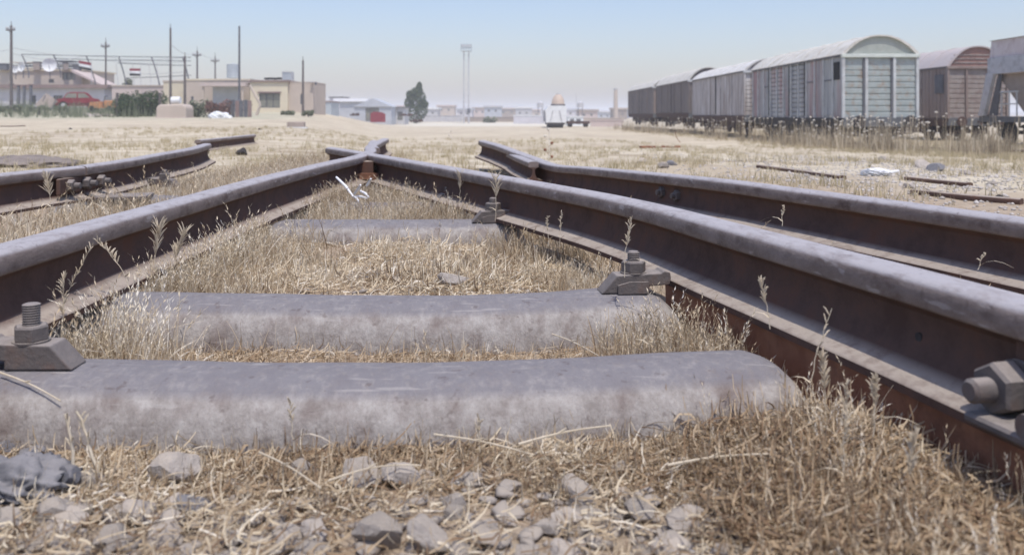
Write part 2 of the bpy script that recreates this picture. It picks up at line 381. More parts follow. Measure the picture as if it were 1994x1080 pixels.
# ---------------------------------------------------------------- sleepers
def sleeper(path, label, w_=.125, h=.115, cat='sleeper', enddrop=True):
    pts = catmull(path, .03); o0 = np.array([pts[0][0], pts[0][1], 0])
    t = thing('steel_sleeper', label, cat, (pts[0][0], pts[0][1], 0))
    prof = []
    for k in range(17):
        a = math.pi * k / 16; c, s_ = math.cos(a), math.sin(a)
        prof.append((w_ * np.sign(c) * abs(c) ** .75 * -1, h * (abs(s_) ** .72 - 1)))
    prof = [(-w_ * 1.06, -h * 1.5)] + prof + [(w_ * 1.06, -h * 1.5)]
    L = len(pts); n = len(prof); V = []
    for i, p in enumerate(pts):
        d = pts[min(i + 1, L - 1)] - pts[max(i - 1, 0)]; d[2] = 0; d /= np.linalg.norm(d); nr = np.array([-d[1], d[0], 0])
        e0 = i * .03; e1 = (L - 1 - i) * .03; e = min(e0, e1) if enddrop else 1
        dr = -.075 * (1 - min(e / .10, 1)) ** 2.2; k_ = 1 - .25 * (1 - min(e / .09, 1)) ** 2
        wob = .0008 * math.sin(p[0] * 9) + .0005 * math.sin(p[0] * 23 + 2)
        for u, v in prof: V.append(p + nr * u * k_ + np.array([0, 0, v * (1 if v < -.01 else 1) + dr + wob]) - o0)
    Fs = [(i * n + k, i * n + k + 1, (i + 1) * n + k + 1, (i + 1) * n + k) for i in range(L - 1) for k in range(n - 1)]
    Fs.append(tuple(range(n))[::-1]); Fs.append(tuple((L - 1) * n + k for k in range(n)))
    mb = MB(); mb.v = [tuple(v) for v in V]; mb.f = Fs
    mb.build('trough', M['sleeper'], t, smooth=50)
    return t
sleeper([(-1.35, 1.50, -.002), (-.8, 1.485, 0), (-.45, 1.478, -.006), (0, 1.492, -.006), (.35, 1.53, 0), (.51, 1.555, 0)], 'nearest grey steel sleeper across the foreground')
sleeper([(-1.2, 2.07, 0), (-.85, 2.06, 0), (-.4, 2.05, -.006), (0, 2.06, -.005), (.25, 2.11, 0), (.40, 2.14, 0)], 'second grey steel sleeper, carrying the clip with bolt at its right end')
sleeper([(-1.0, 3.47, .006), (-.5, 3.46, .004), (-.1, 3.48, .006), (.05, 3.5, .004)], 'half-buried pale sleeper behind the open gravel, with a clip in the grass')
sleeper([(-2.42, 4.72, 0), (-2.0, 4.6, 0), (-1.5, 4.45, 0), (-1.0, 4.3, 0), (-.6, 4.24, -.005), (-.3, 4.27, 0), (-.2, 4.3, 0)], 'far sleeper reaching from the outer left rail to under the curving rail')
sleeper([(-1.2, 2.78, -.078), (-.4, 2.77, -.082), (.15, 2.82, -.082)], 'sunken sleeper buried in straw and gravel')

# rusty bearer under the big right rail
bp = [(.93, .2), (.70, 1.19), (.545, 1.837), (.45, 2.2)]
t = thing('steel_bearer', 'rusty brown steel bearer hanging under the foot of the big right rail', 'steel beam')
mb = MB(); pts = catmull([(x, y, 0) for x, y in bp], .05); n = 4
for i, p in enumerate(pts):
    for u, v in ((-.064, -.003), (-.060, -.135), (.05, -.135), (.05, -.003)): mb.v.append((p[0] + u, p[1], v))
for i in range(len(pts) - 1):
    for k in range(4): a = i * 4 + k; b = i * 4 + (k + 1) % 4; mb.f.append((a, b, b + 4, a + 4))
mb.f.append((3, 2, 1, 0)); e = (len(pts) - 1) * 4; mb.f.append((e, e + 1, e + 2, e + 3))
mb.build('web_plate', M['rust'], t)
mb = MB()
for i in range(len(pts) - 1):
    p, q = pts[i], pts[i + 1]; d = q - p
    mb.box(((p[0] + q[0]) / 2, (p[1] + q[1]) / 2, -.14), (.13, np.linalg.norm(d) + .004, .012), Matrix.Rotation(math.atan2(-d[0], d[1]), 4, 'Z'))
mb.build('flange', M['rust'], t)

# ---------------------------------------------------------------- clips, nuts, bolts
def hexnut(mb, p, ax, r, h, n=6, ch=.12):
    p = Vector(p); ax = Vector(ax).normalized()
    mb.tube([p, p + ax * h * ch, p + ax * h * (1 - ch), p + ax * h], [r * .9, r, r, r * .88], n)
def thread(mb, p, ax, r, h, pitch=.0045):
    p = Vector(p); ax = Vector(ax).normalized(); k = int(h / pitch * 2); pts = []; rs = []
    for i in range(k + 1): pts.append(p + ax * (h * i / k)); rs.append(r * (1 if i % 2 else .86))
    pts.append(p + ax * (h + .002)); rs.append(r * .75)
    mb.tube(pts, rs, 16)
def clip(x, y, rz, label, s=1.0, bolt_h=.045, group='bolted rail clips on the sleepers', low=False):
    t = thing('rail_clip', label, 'rail clip', (x, y, 0), rz, group); t.scale = (s, s, s)
    prof = [(-.092, 0), (-.050, .046), (.066, .050), (.074, .056), (.090, .052), (.092, .036), (.088, .020), (.035, .017), (.035, 0)]
    mb = MB(); mb.prism(prof, (0, .032, 0), (1, 0, 0), (0, 0, 1), (0, -1, 0), .064)
    o = mb.build('clip_plate', M['clip'], t)
    bv = o.modifiers.new('b', 'BEVEL'); bv.width = .003; bv.segments = 2; bv.limit_method = 'ANGLE'
    mb = MB(); mb.prism([(-.05, 0), (-.05, .022), (-.02, .03), (.03, .03), (.03, 0)], (0, -.033, 0), (1, 0, 0), (0, 0, 1), (0, -1, 0), .006)
    mb.build('clip_rib', M['clip'], t)
    mb = MB(); hexnut(mb, (0, 0, .049), (0, 0, 1), .0325, .030); n_ = mb.build('nut', M['clip'], t)
    mb = MB(); mb.tube([(0, 0, .047), (0, 0, .0505)], .034, 20); mb.build('washer', M['clip'], t)
    mb = MB(); thread(mb, (0, 0, .078), (0, 0, 1), .0165, bolt_h); mb.build('bolt', M['clip'], t, smooth=40)
    return t
clip(-.812, 1.475, math.pi + .02, 'rail clip with tall threaded bolt on the nearest sleeper at the left edge', .88, .040)
clip(.292, 2.10, .12, 'rail clip with stubby bolt on the right end of the second sleeper', .92, .024)
clip(-.075, 3.45, .15, 'small rail clip half in dry grass on the third visible sleeper', .95, .02)
clip(-.295, 4.2, .3, 'farthest small clip beside the curving rail in the grass', .95, .02)
clip(-2.03, 5.1, math.pi - .1, 'clip on the inner side of the outer left rail past the joint', 1.0, .02)

# fishplate joint at the outer left rail
t = thing('fishplate', 'fishplate with bolts at the joint of the outer left rail', 'fishplate', (-2.12, 4.3, 0))
MB().box((.0, 0, .085), (.02, .5, .075), .05, .004).build('plate', M['rail'], t)
for i, dy in enumerate((-.16, .0, .15)):
    mb = MB(); hexnut(mb, (.012, dy, .085), (1, 0, 0), .03, .035); mb.tube([(.047, dy, .085), (.075, dy, .085)], .014, 10); mb.build('bolt', M['clip'], t)
MB().box((.16, .12, .006), (.24, .20, .022), .2, .004).build('tie_plate', M['clip'], t)
# fishplate joint of the outer right rail, facing left
t = thing('fishplate', 'fishplate with two bolts on the outer right rail beside a dark gap', 'fishplate', (.745, 3.98, -.018))
dr = .22
MB().box((-.014, .02, .080), (.018, .36, .058), dr, .004).build('plate', M['clip'], t)
for dy in (-.10, .07):
    mb = MB(); hexnut(mb, (-.022 - .22 * dy, dy, .080), (-1, -.22, 0), .026, .026); mb.tube([(-.046 - .22 * dy, dy - .005, .080), (-.062 - .22 * dy, dy - .01, .080)], .012, 10); mb.build('bolt', M['clip'], t)
MB().box((.036, -.235, .085), (.012, .02, .080), dr).build('joint_gap_shade', M['rubble'], t)  # black block paints in the dark of the narrow rail joint gap
# big bolt at the right edge
ang = math.atan2(.7 - .80, 1.194 - .78); d1 = Vector((math.sin(ang), math.cos(ang), 0)); nl = Vector((-d1.y, d1.x, 0))
t = thing('fishplate', 'large blurred nut and bolt on the big rail at the right edge', 'fishplate', (.705, 1.175, 0))
pl = MB(); c0 = Vector((0, 0, .085)) + nl * .016 - d1 * .20
pl.box(c0, (.02, .42, .082), Matrix.Rotation(-ang, 4, 'Z'), .004); pl.build('plate', M['rail'], t)
b0 = nl * .024 + d1 * .0 + Vector((0, 0, .060))
mb = MB(); mb.tube([b0, b0 + nl * .008], .037, 20); mb.build('washer', M['clip'], t)
mb = MB(); hexnut(mb, b0 + nl * .008, nl, .036, .042); mb.build('nut', M['clip'], t)
mb = MB(); mb.tube([b0 + nl * .05, b0 + nl * .078, b0 + nl * .083], [.0165, .0165, .012], 16); mb.build('bolt', M['clip'], t, smooth=40)
b1 = b0 - d1 * .085 + Vector((0, 0, -.020))
mb = MB(); hexnut(mb, b1 + nl * .004, nl, .036, .045); mb.tube([b1 + nl * .045, b1 + nl * .075], [.019, .017], 14); mb.build('nut', M['clip'], t)
mb = MB(); mb.box(Vector((0, 0, .021)) + nl * .062 - d1 * .20, (.075, .44, .014), Matrix.Rotation(-ang, 4, 'Z'), .004); mb.build('base_plate', M['clip'], t)
# hole in the web: short dark bore ring
hx = Vector((.655, 1.385, .072)); t = thing('bolt_hole', 'small round empty bolt hole in the web of the big right rail', 'bolt hole', hx)
mb = MB(); mb.tube([nl * .008, nl * .0125], [.0075, .0075], 18); mb.build('bore', M['rubble'], t)

# ---------------------------------------------------------------- stones
rng = np.random.default_rng(7); random.seed(7)
def rock_mesh(name, seed, m, sub=3, flat=.7):
    r = random.Random(seed)
    import bmesh
    bm = bmesh.new(); bmesh.ops.create_icosphere(bm, subdivisions=sub, radius=1)
    planes = [(Vector((r.gauss(0, 1), r.gauss(0, 1), r.gauss(0, .8))).normalized(), r.uniform(.42, .8)) for _ in range(13)]
    for v in bm.verts:
        p = v.co.copy()
        for nrm, d in planes:
            k = p.dot(nrm) - d
            if k > 0: p -= nrm * k
        nse = vnoise(p.x + p.z * 1.3, p.y - p.z, 3.3, seed) * .05 + vnoise(p.x - p.z, p.y + p.z * .7, 8, seed + 1) * .025
        p *= 1 + float(nse); v.co = Vector((p.x, p.y, p.z * flat))
    me = bpy.data.meshes.new(name); bm.to_mesh(me); bm.free(); me.materials.append(m)
    me.polygons.foreach_set('use_smooth', np.ones(len(me.polygons), bool)); me.set_sharp_from_angle(angle=R(22))
    return me
ROCKS = [rock_mesh('stone_shape', 100 + i, M['stone'], 3, .62 + .1 * (i % 3)) for i in range(8)]
DROCKS = [rock_mesh('dark_stone_shape', 200 + i, M['stoned'], 3, .7) for i in range(3)]
BROCKS = [rock_mesh('rubble_shape', 300 + i, M['rubble'], 3, .6) for i in range(3)]
def stone(px, py, wpx, label, group=None, me=None, tall=1.0, sink=.35, name='stone', rz=None, cat='stone', tilt=.25):
    Y = F * (CZ + .10) / (py - HY)
    for _ in range(6):
        zz = float(gz(PX(px, Y), Y)); Y = F * (CZ - zz) / (py - HY)
    X = PX(px, Y); rad = wpx / 2 / F * Y
    o = new_obj(name, me or ROCKS[random.randrange(8)])
    o.location = (X, Y, float(gz(X, Y)) + rad * tall * (.62 - sink)); o.scale = (rad * 1.12, rad * random.uniform(.8, 1.15), rad * tall)
    o.rotation_euler = (random.uniform(-tilt, tilt), random.uniform(-tilt, tilt), rz if rz is not None else random.uniform(0, 6.28))
    return tag(o, label, cat, group)
G = 'loose stones at the bottom of the picture'
stone(735, 1062, 120, 'large grey stone at the very bottom, left half of the touching pair', G, ROCKS[1], 1.0, .1)
stone(832, 1068, 125, 'large rough stone at the very bottom, right half of the touching pair', G, ROCKS[4], .8, .1)
stone(335, 935, 110, 'rough pale stone in the straw below the near sleeper at left', G, ROCKS[2], .8, .1)
stone(1128, 972, 105, 'flat-topped pale stone in the straw below the middle of the near sleeper', G, ROCKS[3], .75, .1)
stone(988, 958, 62, 'small pale triangular stone left of the flat-topped stone', G, ROCKS[5], .9)
stone(1100, 1030, 105, 'smooth rounded stone below the flat-topped stone', G, ROCKS[6], .6)
stone(1430, 1025, 90, 'pale rounded stone in matted grass at lower right', G, ROCKS[7], .7)
stone(885, 985, 70, 'dull stone half sunk in straw under the sleeper middle', G, ROCKS[0], .8)
stone(105, 1020, 85, 'pale angular stone left of the straw, below the slate stone', G, ROCKS[2], 1.0, .15)
stone(48, 1000, 80, 'whitish flat stone under the dark cloth', G, ROCKS[3], .6, .1)
stone(15, 1040, 85, 'pinkish grey stone at the lower left corner', G, ROCKS[5], .9, .1)
stone(132, 965, 62, 'slate grey upright stone leaning beside the dark cloth', G, DROCKS[0], 1.5, 0)
stone(80, 955, 75, 'slate grey wedge stone half under the dark cloth', G, DROCKS[1], .9, 0)
stone(370, 1000, 95, 'dark chipped stone with twigs on it in the lower left straw', G, DROCKS[2], .55, .1)
stone(435, 1022, 70, 'grey flat stone right of the dark chipped stone', G, ROCKS[1], .6)
stone(880, 560, 70, 'pale stone on the open gravel behind the second sleeper', G, ROCKS[4], .8, .1)
stone(780, 552, 40, 'small stone left of the pale gravel stone behind the second sleeper', G, ROCKS[6], .9)
for (px, py, w_, lb, me_) in ((60, 880, 60, 'slate grey angular stone standing behind the dark cloth', DROCKS[1]), (22, 858, 55, 'dark slate stone at the left edge above the cloth', DROCKS[0]), (95, 905, 50, 'slate grey chip right of the dark cloth', DROCKS[2])):
    stone(px, py + 25, w_, lb, G, me_, 1.0, 0)
LOW = 'plain pale stones half sunk in the straw along the bottom'
rs = random.Random(3)
for _ in range(110):
    px = rs.uniform(-60, 1560); py = rs.uniform(985, 1110) if rs.random() < .8 else rs.uniform(915, 985)
    if 640 < px < 930 and py > 1015: continue
    w0 = rs.choice([30, 42, 55, 70, 85, 100]); sz = 'small' if w0 < 50 else ('middling' if w0 < 80 else 'broad')
    zone = 'left of the touching pair' if px < 640 else ('above the touching pair' if px < 930 else 'right of the touching pair')
    dep = 'in the bottom rows' if py > 1015 else 'farther back'
    stone(px, py, w0, '%s plain stone in straw, %s, %s' % (sz, zone, dep), '%s plain stones %s, %s' % (sz, zone, dep), None, rs.uniform(.6, .9), rs.uniform(-.05, .3))
# merged gravel: small pebbles
def merge_instances(name, tmpl, pos, sc, rz, mat_, rx=None, tint=None, zs=None):
    """tmpl list of (V,F[,tint]); instances vectorised into one mesh"""
    Vs, Fs, Ts = [], [], []; off = 0
    idx = np.random.default_rng(len(pos)).integers(0, len(tmpl), len(pos))
    for k, T in enumerate(tmpl):
        s = idx == k; n = int(s.sum())
        if n == 0: continue
        V, Fq = T[0], T[1]; m = len(V)
        c, sn = np.cos(rz[s]), np.sin(rz[s])
        x = V[None, :, 0] * c[:, None] - V[None, :, 1] * sn[:, None]; y = V[None, :, 0] * sn[:, None] + V[None, :, 1] * c[:, None]
        z = np.repeat(V[None, :, 2], n, 0)
        if zs is not None: z = z * zs[s][:, None]
        P = np.stack([x, y, z], -1) * sc[s][:, None, None] + pos[s][:, None, :]
        Vs.append(P.reshape(-1, 3)); Fs.append((Fq[None] + (np.arange(n) * m)[:, None, None]).reshape(-1, Fq.shape[1]) + off); off += n * m
        if len(T) > 2:
            tt = T[2][None] + (tint[s][:, None] if tint is not None else 0); Ts.append(np.clip(tt, 0, 1).ravel())
    return arr_mesh(name, np.concatenate(Vs), np.concatenate(Fs), mat_, smooth=False, tint=np.concatenate(Ts) if Ts else None)
def rock_template(seed, sub=1):
    me = rock_mesh('pebble_shape', seed, M['stone'], sub, .6)
    V = np.array([v.co[:] for v in me.vertices]); Fq = np.array([p.vertices[:] for p in me.polygons]); bpy.data.meshes.remove(me); return (V, Fq)
PT_ = [rock_template(400 + i) for i in range(5)]
PT2 = [rock_template(420 + i, 2) for i in range(6)]
for T_ in PT2: T_[0][:, 0] *= 1.25; T_[0][:, 2] *= .8
def scatter(n, box, dens=None, seed=0, powY=1.3):
    r = np.random.default_rng(seed); x0, x1, y0, y1 = box
    u = r.random(n); e = 1 - powY
    Y = (y0 ** e + u * (y1 ** e - y0 ** e)) ** (1 / e) if abs(e) > 1e-6 else y0 * (y1 / y0) ** u
    X = x0 + r.random(n) * (x1 - x0)
    if dens is not None: k = r.random(n) < dens(X, Y); X, Y = X[k], Y[k]
    return X, Y, r
def dist_path(X, Y, path):
    P = np.array([(p[0], p[1]) for p in path]); d = np.full(len(X), 9e9)
    for a, b in zip(P[:-1], P[1:]):
        ab = b - a; t = np.clip(((X - a[0]) * ab[0] + (Y - a[1]) * ab[1]) / (ab @ ab), 0, 1)
        d = np.minimum(d, np.hypot(X - a[0] - t * ab[0], Y - a[1] - t * ab[1]))
    return d
R2p = [(1.62, .9), (1.26, 2.15), (.835, 3.52), (-.285, 8.5)]
L2p = [(-2.28, 1.2), (-2.2, 3.77), (-2.135, 4.3), (-2.28, 5.56), (-2.66, 7.6)]
def clear_rail(X, Y, m=.085):
    d = np.minimum.reduce([dist_path(X, Y, L1), dist_path(X, Y, R1), dist_path(X, Y, R2p), dist_path(X, Y, L2p)])
    return d > m
def on_sleeper(X, Y, m=.115):
    s1 = (abs(Y - (1.49 + .035 * np.clip(X, 0, 1))) < m) & (X < .5)
    s2 = (abs(Y - (2.065 + .06 * np.clip(X, 0, 1))) < m) & (X > -1) & (X < .38)
    return s1 | s2
def clear_all(X, Y): return clear_rail(X, Y) & ~on_sleeper(X, Y)
# gravel near, in the open pocket and on the right
X, Y, r = scatter(3600, (-1.3, 1.2, .85, 3.1), lambda x, y: clear_all(x, y) * (.55 * (y < 1.30) + .9 * np.exp(-((y - 2.38) / .16) ** 2) + .08), 11, 1.0)
pos = np.stack([X, Y, gz(X, Y) + .002], -1)
X2, Y2, r2 = scatter(1100, (-1.0, .55, .86, 2.6), lambda x, y: clear_all(x, y) * (.85 * (y < 1.2) + .6 * np.exp(-((y - 2.40) / .16) ** 2) * (x > -.7) * (x < .3)), 14, 1.0)
tag(merge_instances('gravel', PT2, np.stack([X2, Y2, gz(X2, Y2) + .006], -1), r2.uniform(.008, .022, len(X2)), r2.random(len(X2)) * 6.28, M['stone']), 'coarse grey rubble bedded in the soil at the front and behind the second sleeper', 'gravel', kind='stuff')
tag(merge_instances('gravel', PT_, pos, r.uniform(.003, .013, len(X)) * r.uniform(.5, 1.2, len(X)), r.random(len(X)) * 6.28, M['stone']), 'small pale gravel between the near sleepers', 'gravel', kind='stuff')
def gr(x, y): return (np.exp(-((x - (3.1 + .25 * (y - 6))) / 1.5) ** 2) * (y > 3.2) * .9 + .25 * (x > 1.6) * (vnoise(x, y, .9, 5) > .1)) * clear_rail(x, y)
X, Y, r = scatter(24000, (.9, 9.5, 2.6, 17), lambda x, y: gr(x, y) * (.35 + .65 * (vnoise(x, y, 1.1, 15) > -.1)), 12, 1.2)
pos = np.stack([X, Y, gz(X, Y) + .004], -1)
tag(merge_instances('gravel', PT_, pos, r.uniform(.006, .024, len(X)) ** 1.0 * r.uniform(.6, 1.2, len(X)), r.random(len(X)) * 6.28, mat('pale_ballast', (.40, .36, .32), (.54, .50, .46), 3, .95)), 'pale ballast spread beyond the right rail', 'gravel', kind='stuff')

# ---------------------------------------------------------------- dry grass
def tuft_template(seed, nb, hmin, hmax, wid, spread, lean, seg=3, heads=0.0):
    r = np.random.default_rng(seed); V = []; Fq = []; T = []
    for b in range(nb):
        a = r.random() * 6.28; rad = spread * math.sqrt(r.random()); bx, by = rad * math.cos(a), rad * math.sin(a)
        h = r.uniform(hmin, hmax); ld = r.random() * 6.28; ln = abs(r.normal(0, lean)); cur = r.uniform(.2, 1.3) * ln
        wd = r.random() * 3.14; wv = np.array([math.cos(wd), math.sin(wd), 0]) * wid * r.uniform(.6, 1.3) / 2
        d = np.array([math.cos(ld), math.sin(ld), 0]); p = np.array([bx, by, -.01]); tt = r.random() * .75
        n0 = len(V)
        kink = r.uniform(-.5, .5)
        for s in range(seg + 1):
            f_ = s / seg; w_ = wv * (1 - .75 * f_)
            V += [p - w_, p + w_]; T += [tt, tt + .12 * f_]
            th = ln * .5 + cur * f_ * 1.2
            side = np.array([-d[1], d[0], 0]) * kink * f_ * .4
            stp = (d * math.sin(min(th, 2.4)) + np.array([0, 0, math.cos(min(th, 2.4))]) + side)
            p = p + stp / np.linalg.norm(stp) * h / seg
            if p[2] < .003: p[2] = .003
        for s in range(seg): a0 = n0 + 2 * s; Fq.append((a0, a0 + 1, a0 + 3, a0 + 2))
        if r.random() < heads:
            tip = p.copy(); 
            un = stp / np.linalg.norm(stp)
            for q in range(9):
                c_ = tip - un * h * .045 * q; sd = (np.array([math.cos(q * 2.4 + ld), math.sin(q * 2.4 + ld), 0]) * .5 + un) * .008
                n1 = len(V); u_ = np.array([math.sin(q * 2.4 + ld), -math.cos(q * 2.4 + ld), 0]) * .0013; V += [c_, c_ + sd * .5 + u_, c_ + sd * 1.3, c_ + sd * .5 - u_]; T += [min(tt + .3, 1)] * 4
                Fq.append((n1, n1 + 1, n1 + 2, n1 + 3))
    return (np.array(V), np.array(Fq), np.array(T))
TA = [tuft_template(i, 24, .05, .13, .0024, .035, .6, 4, .15) for i in range(10)]
TB = [tuft_template(20 + i, 30, .04, .12, .0026, .06, 1.5, 4, .0) for i in range(10)]      # tangled, lying straw
TC = [tuft_template(40 + i, 12, .05, .15, .010, .09, .5, 2) for i in range(8)]             # coarse for the field
TD = [tuft_template(60 + i, 7, .25, .65, .016, .12, .22, 3) for i in range(8)]              # tall weeds
TE = [tuft_template(80 + i, 10, .07, .16, .0022, .022, .42, 5, .5) for i in range(8)]          # upright with heads
def flat_template(seed, nb, Lmin, Lmax, wid, spread, zmax, seg=4):
    r = np.random.default_rng(seed); V = []; Fq = []; T = []
    for b in range(nb):
        a = r.random() * 6.28; rad = spread * math.sqrt(r.random()); p = np.array([rad * math.cos(a), rad * math.sin(a), r.random() * zmax * .6])
        L = r.uniform(Lmin, Lmax); az = r.random() * 6.28; cu = r.normal(0, .5); el = r.normal(.05, .35); de = r.normal(-.1, .35); wd = wid * r.uniform(.5, 1.3) / 2; tt = r.random() * .85; n0 = len(V)
        for s_ in range(seg + 1):
            d = np.array([math.cos(az) * math.cos(el), math.sin(az) * math.cos(el), math.sin(el)]); sd = np.array([-math.sin(az), math.cos(az), .8]); sd /= np.linalg.norm(sd)
            k = wd * (1 - .6 * (s_ / seg) ** 2); V += [p - sd * k, p + sd * k]; T += [tt, tt + .1]
            p = p + d * L / seg; az += cu; el += de; p[2] = max(p[2], .001)
        for s_ in range(seg): a0 = n0 + 2 * s_; Fq.append((a0, a0 + 1, a0 + 3, a0 + 2))
    return (np.array(V), np.array(Fq), np.array(T))
TF = [flat_template(120 + i, 26, .02, .075, .0030, .06, .022) for i in range(12)]
TG = [tuft_template(140 + i, 16, .04, .10, .0022, .05, .9, 5, .1) for i in range(8)]
def grow(name, label, tm, XYr, sc, m, cat='grass', dz=-.004, patch=None):
    X, Y, r = XYr; n = len(X)
    pos = np.stack([X, Y, gz(X, Y) + dz], -1)
    s = r.uniform(sc[0], sc[1], n)
    tn = r.uniform(-.2, .25, n) + .18 * vnoise(X, Y, 3.0, 9)
    o = merge_instances(name, tm, pos, s, r.random(n) * 6.28, m, tint=tn)
    return tag(o, label, cat, kind='stuff')
# between the two converging rails
def dA(x, y):
    inside = (x > -.93) & (dist_path(x, y, R1) > .085) & (x < .62 - .36 * (y - 1.6) - .08 * (y > 3))
    inside = inside * (.35 + .65 * (vnoise(x, y, 2.6, 41) > -.15))
    sl4 = np.exp(-((y - 3.30) / .17) ** 4) * (x > -.66) * (x < .0) * 1.12; sl5 = np.exp(-((y - 4.06) / .15) ** 4) * (x > -.75) * (x < -.3) * 1.25
    open_ = np.exp(-((y - 2.34) / .17) ** 2) * ((x > -.78) & (x < .3))
    return inside * clear_all(x, y) * (y > 1.62) * (1 - .95 * open_) * (1 - .87 * sl4) * (1 - .75 * sl5) * (y < 5.4)
grow('grass', 'dry straw-coloured grass growing between the two converging rails', TG, scatter(3000, (-.95, .6, 1.6, 5.4), lambda x, y: dA(x, y) * (.25 + .75 * (vnoise(x, y, 3.2, 11) > 0)), 21, .6), (.5, 1.15), M['straw'])
grow('grass', 'tangled flattened straw lying between the two converging rails', TF, scatter(5200, (-.95, .6, 2.2, 5.4), lambda x, y: clear_all(x, y) * (x > -.93) * (dist_path(x, y, R1) > .08) * (x < .62 - .36 * (y - 1.6)) * (1 - .9 * np.exp(-((y - 3.34) / .13) ** 4) * (x > -.66)) * (1 - .85 * np.exp(-((y - 4.10) / .12) ** 4) * (x > -.75)) * (1 - .8 * np.exp(-((y - 2.36) / .13) ** 2) * (x > -.65) * (x < .25)) * (.15 + .85 * (vnoise(x, y, 4.5, 31) > -.2)), 22, .7), (.8, 1.6), M['straw'])
# strip between sleepers one and two
grow('grass', 'brown matted grass in the slot between the first two sleepers', TF,
     scatter(1500, (-.95, .5, 1.60, 1.96), lambda x, y: clear_all(x, y) * (.45 + .55 * (abs(x + .2) > .5)), 23, 1), (.5, 1.0), M['strawd'])
grow('grass', 'upright dry grass at both ends of the slot between the first two sleepers', TE,
     scatter(330, (-.95, .52, 1.60, 1.96), lambda x, y: clear_all(x, y) * ((x < -.72) | (x > .2)) * .8, 24, 1), (.35, .75), M['straw'])
# foreground
def dF(x, y): return clear_rail(x, y, .07) * (y < 1.37) * (.15 + .85 * sstep(1.08, 1.25, y) + .6 * (x > .35)) * (1 - .75 * (x < -.62))
grow('grass', 'flattened straw in front of the nearest sleeper', TF, scatter(2300, (-.95, .80, .86, 1.38), lambda x, y: clear_rail(x, y, .04) * (.05 + .95 * sstep(1.13, 1.25, y) + .35 * (x > .35)) * (1 - .5 * (x < -.62)), 25, 1), (.6, 1.1), M['straw'])
grow('grass', 'brown matted grass in front of the nearest sleeper', TF, scatter(1500, (-.95, .80, .86, 1.38), lambda x, y: clear_rail(x, y, .04) * (.10 + .90 * sstep(1.14, 1.27, y) + .5 * (x > .35)) * (vnoise(x, y, 6, 5) > -.2), 26, 1), (.5, 1.0), M['strawd'], dz=.004)
grow('grass', 'sparse short grass sticking out of the straw in front', TG, scatter(420, (-.95, .80, .95, 1.37), lambda x, y: clear_rail(x, y, .06) * sstep(1.08, 1.28, y) * (vnoise(x, y, 5, 6) > -.1), 127, 1), (.25, .55), M['straw'])
grow('grass', 'loose broken straws lying over the bottom stones', TF, scatter(130, (-.85, .5, .88, 1.16), None, 129, 1), (.5, 1.1), M['straw'], dz=.014)
def dU(x, y): return (1 - .7 * sstep(.42, .52, x) * (y < 1.3)) * (x < .80 - .28 * (y - .75) - .10) * ~on_sleeper(x, y, .12)
grow('grass', 'taller dry grass under the big rail at lower right', TE, scatter(300, (.28, .75, .86, 1.75), lambda x, y: dU(x, y) * sstep(.26, .46, x), 27, 1), (.35, .75), M['straw'])
grow('grass', 'brown tangled grass under the big rail at lower right', TG, scatter(750, (.2, .75, .86, 1.75), lambda x, y: dU(x, y) * sstep(.2, .4, x) * (.15 + .85 * (vnoise(x, y, 7, 3) > -.1)), 28, 1), (.4, 1.0), M['straw'])
grow('grass', 'brown tangled straw bank right of the nearest sleeper', TF, scatter(700, (.2, .75, .95, 1.6), lambda x, y: dU(x, y) * sstep(.22, .4, x), 128, 1), (.8, 1.4), M['strawd'], dz=.015)
# left between the outer and inner left rails
def dL(x, y): return (x < -1.07) * (x > -2.15) * clear_rail(x, y, .08) * (1 - .9 * (abs(y - (4.6 + (x + 2) * -.3)) < .12)) * (.35 + .65 * (vnoise(x, y, 1.5, 4) > -.3))
grow('grass', 'dry grass between the two left rails', TG, scatter(6500, (-2.2, -1.05, 2.6, 9.0), dL, 29, .8), (1.0, 2.3), M['straw'])
# right between the big rail and the outer right rail
def dR(x, y): return (dist_path(x, y, R1) > .09) * (dist_path(x, y, R2p) > .09) * (x > -.229 - .43 * (y - 4.0)) * (x < 1.1 - .33 * (y - 2.5)) * (.3 + .7 * (y > 3.3))
grow('grass', 'dry grass between the two right rails', TG, scatter(4200, (-1.0, 1.2, 2.0, 8.5), dR, 30, .6), (.6, 1.7), M['straw'])
# clumps along rail webs
def dW(x, y): return (np.abs(dist_path(x, y, L1) - .09) < .03) * (x > -.99) * (y > 1.9) * (vnoise(x, y, 2.2, 8) > .25)
grow('grass', 'pale feathery grass leaning along the inner left rail', TE, scatter(2600, (-.99, -.8, 1.9, 5), dW, 31, .6), (.5, 1.0), M['straw'])
def dC(x, y):
    k = 0
    for cx_, cy_, r_ in ((-.86, 2.30, .09), (-.80, 1.75, .05), (-.90, 2.9, .10), (-.72, 3.75, .12), (-.3, 3.9, .2), (-.55, 4.6, .25), (-.08, 3.7, .14), (.10, 3.15, .12), (.25, 2.45, .08), (.33, 1.80, .07), (-.88, 1.72, .06)):
        k = np.maximum(k, np.exp(-((x - cx_) ** 2 + (y - cy_) ** 2) / (2 * r_ * r_)))
    return k * clear_all(x, y) * (1 - .92 * np.exp(-((y - 3.30) / .17) ** 4) * (x > -.66) * (x < .0)) * (1 - .92 * np.exp(-((y - 4.06) / .15) ** 4) * (x > -.75) * (x < -.3))
grow('grass', 'thick clumps of taller dry grass among the near sleepers', TG, scatter(16000, (-.95, .6, 1.6, 5.0), dC, 131, .6), (.7, 1.5), M['straw'])
grow('grass', 'seeding clumps of taller dry grass among the near sleepers', TE, scatter(3000, (-.95, .6, 1.6, 5.0), dC, 132, .6), (.5, 1.0), M['straw'])
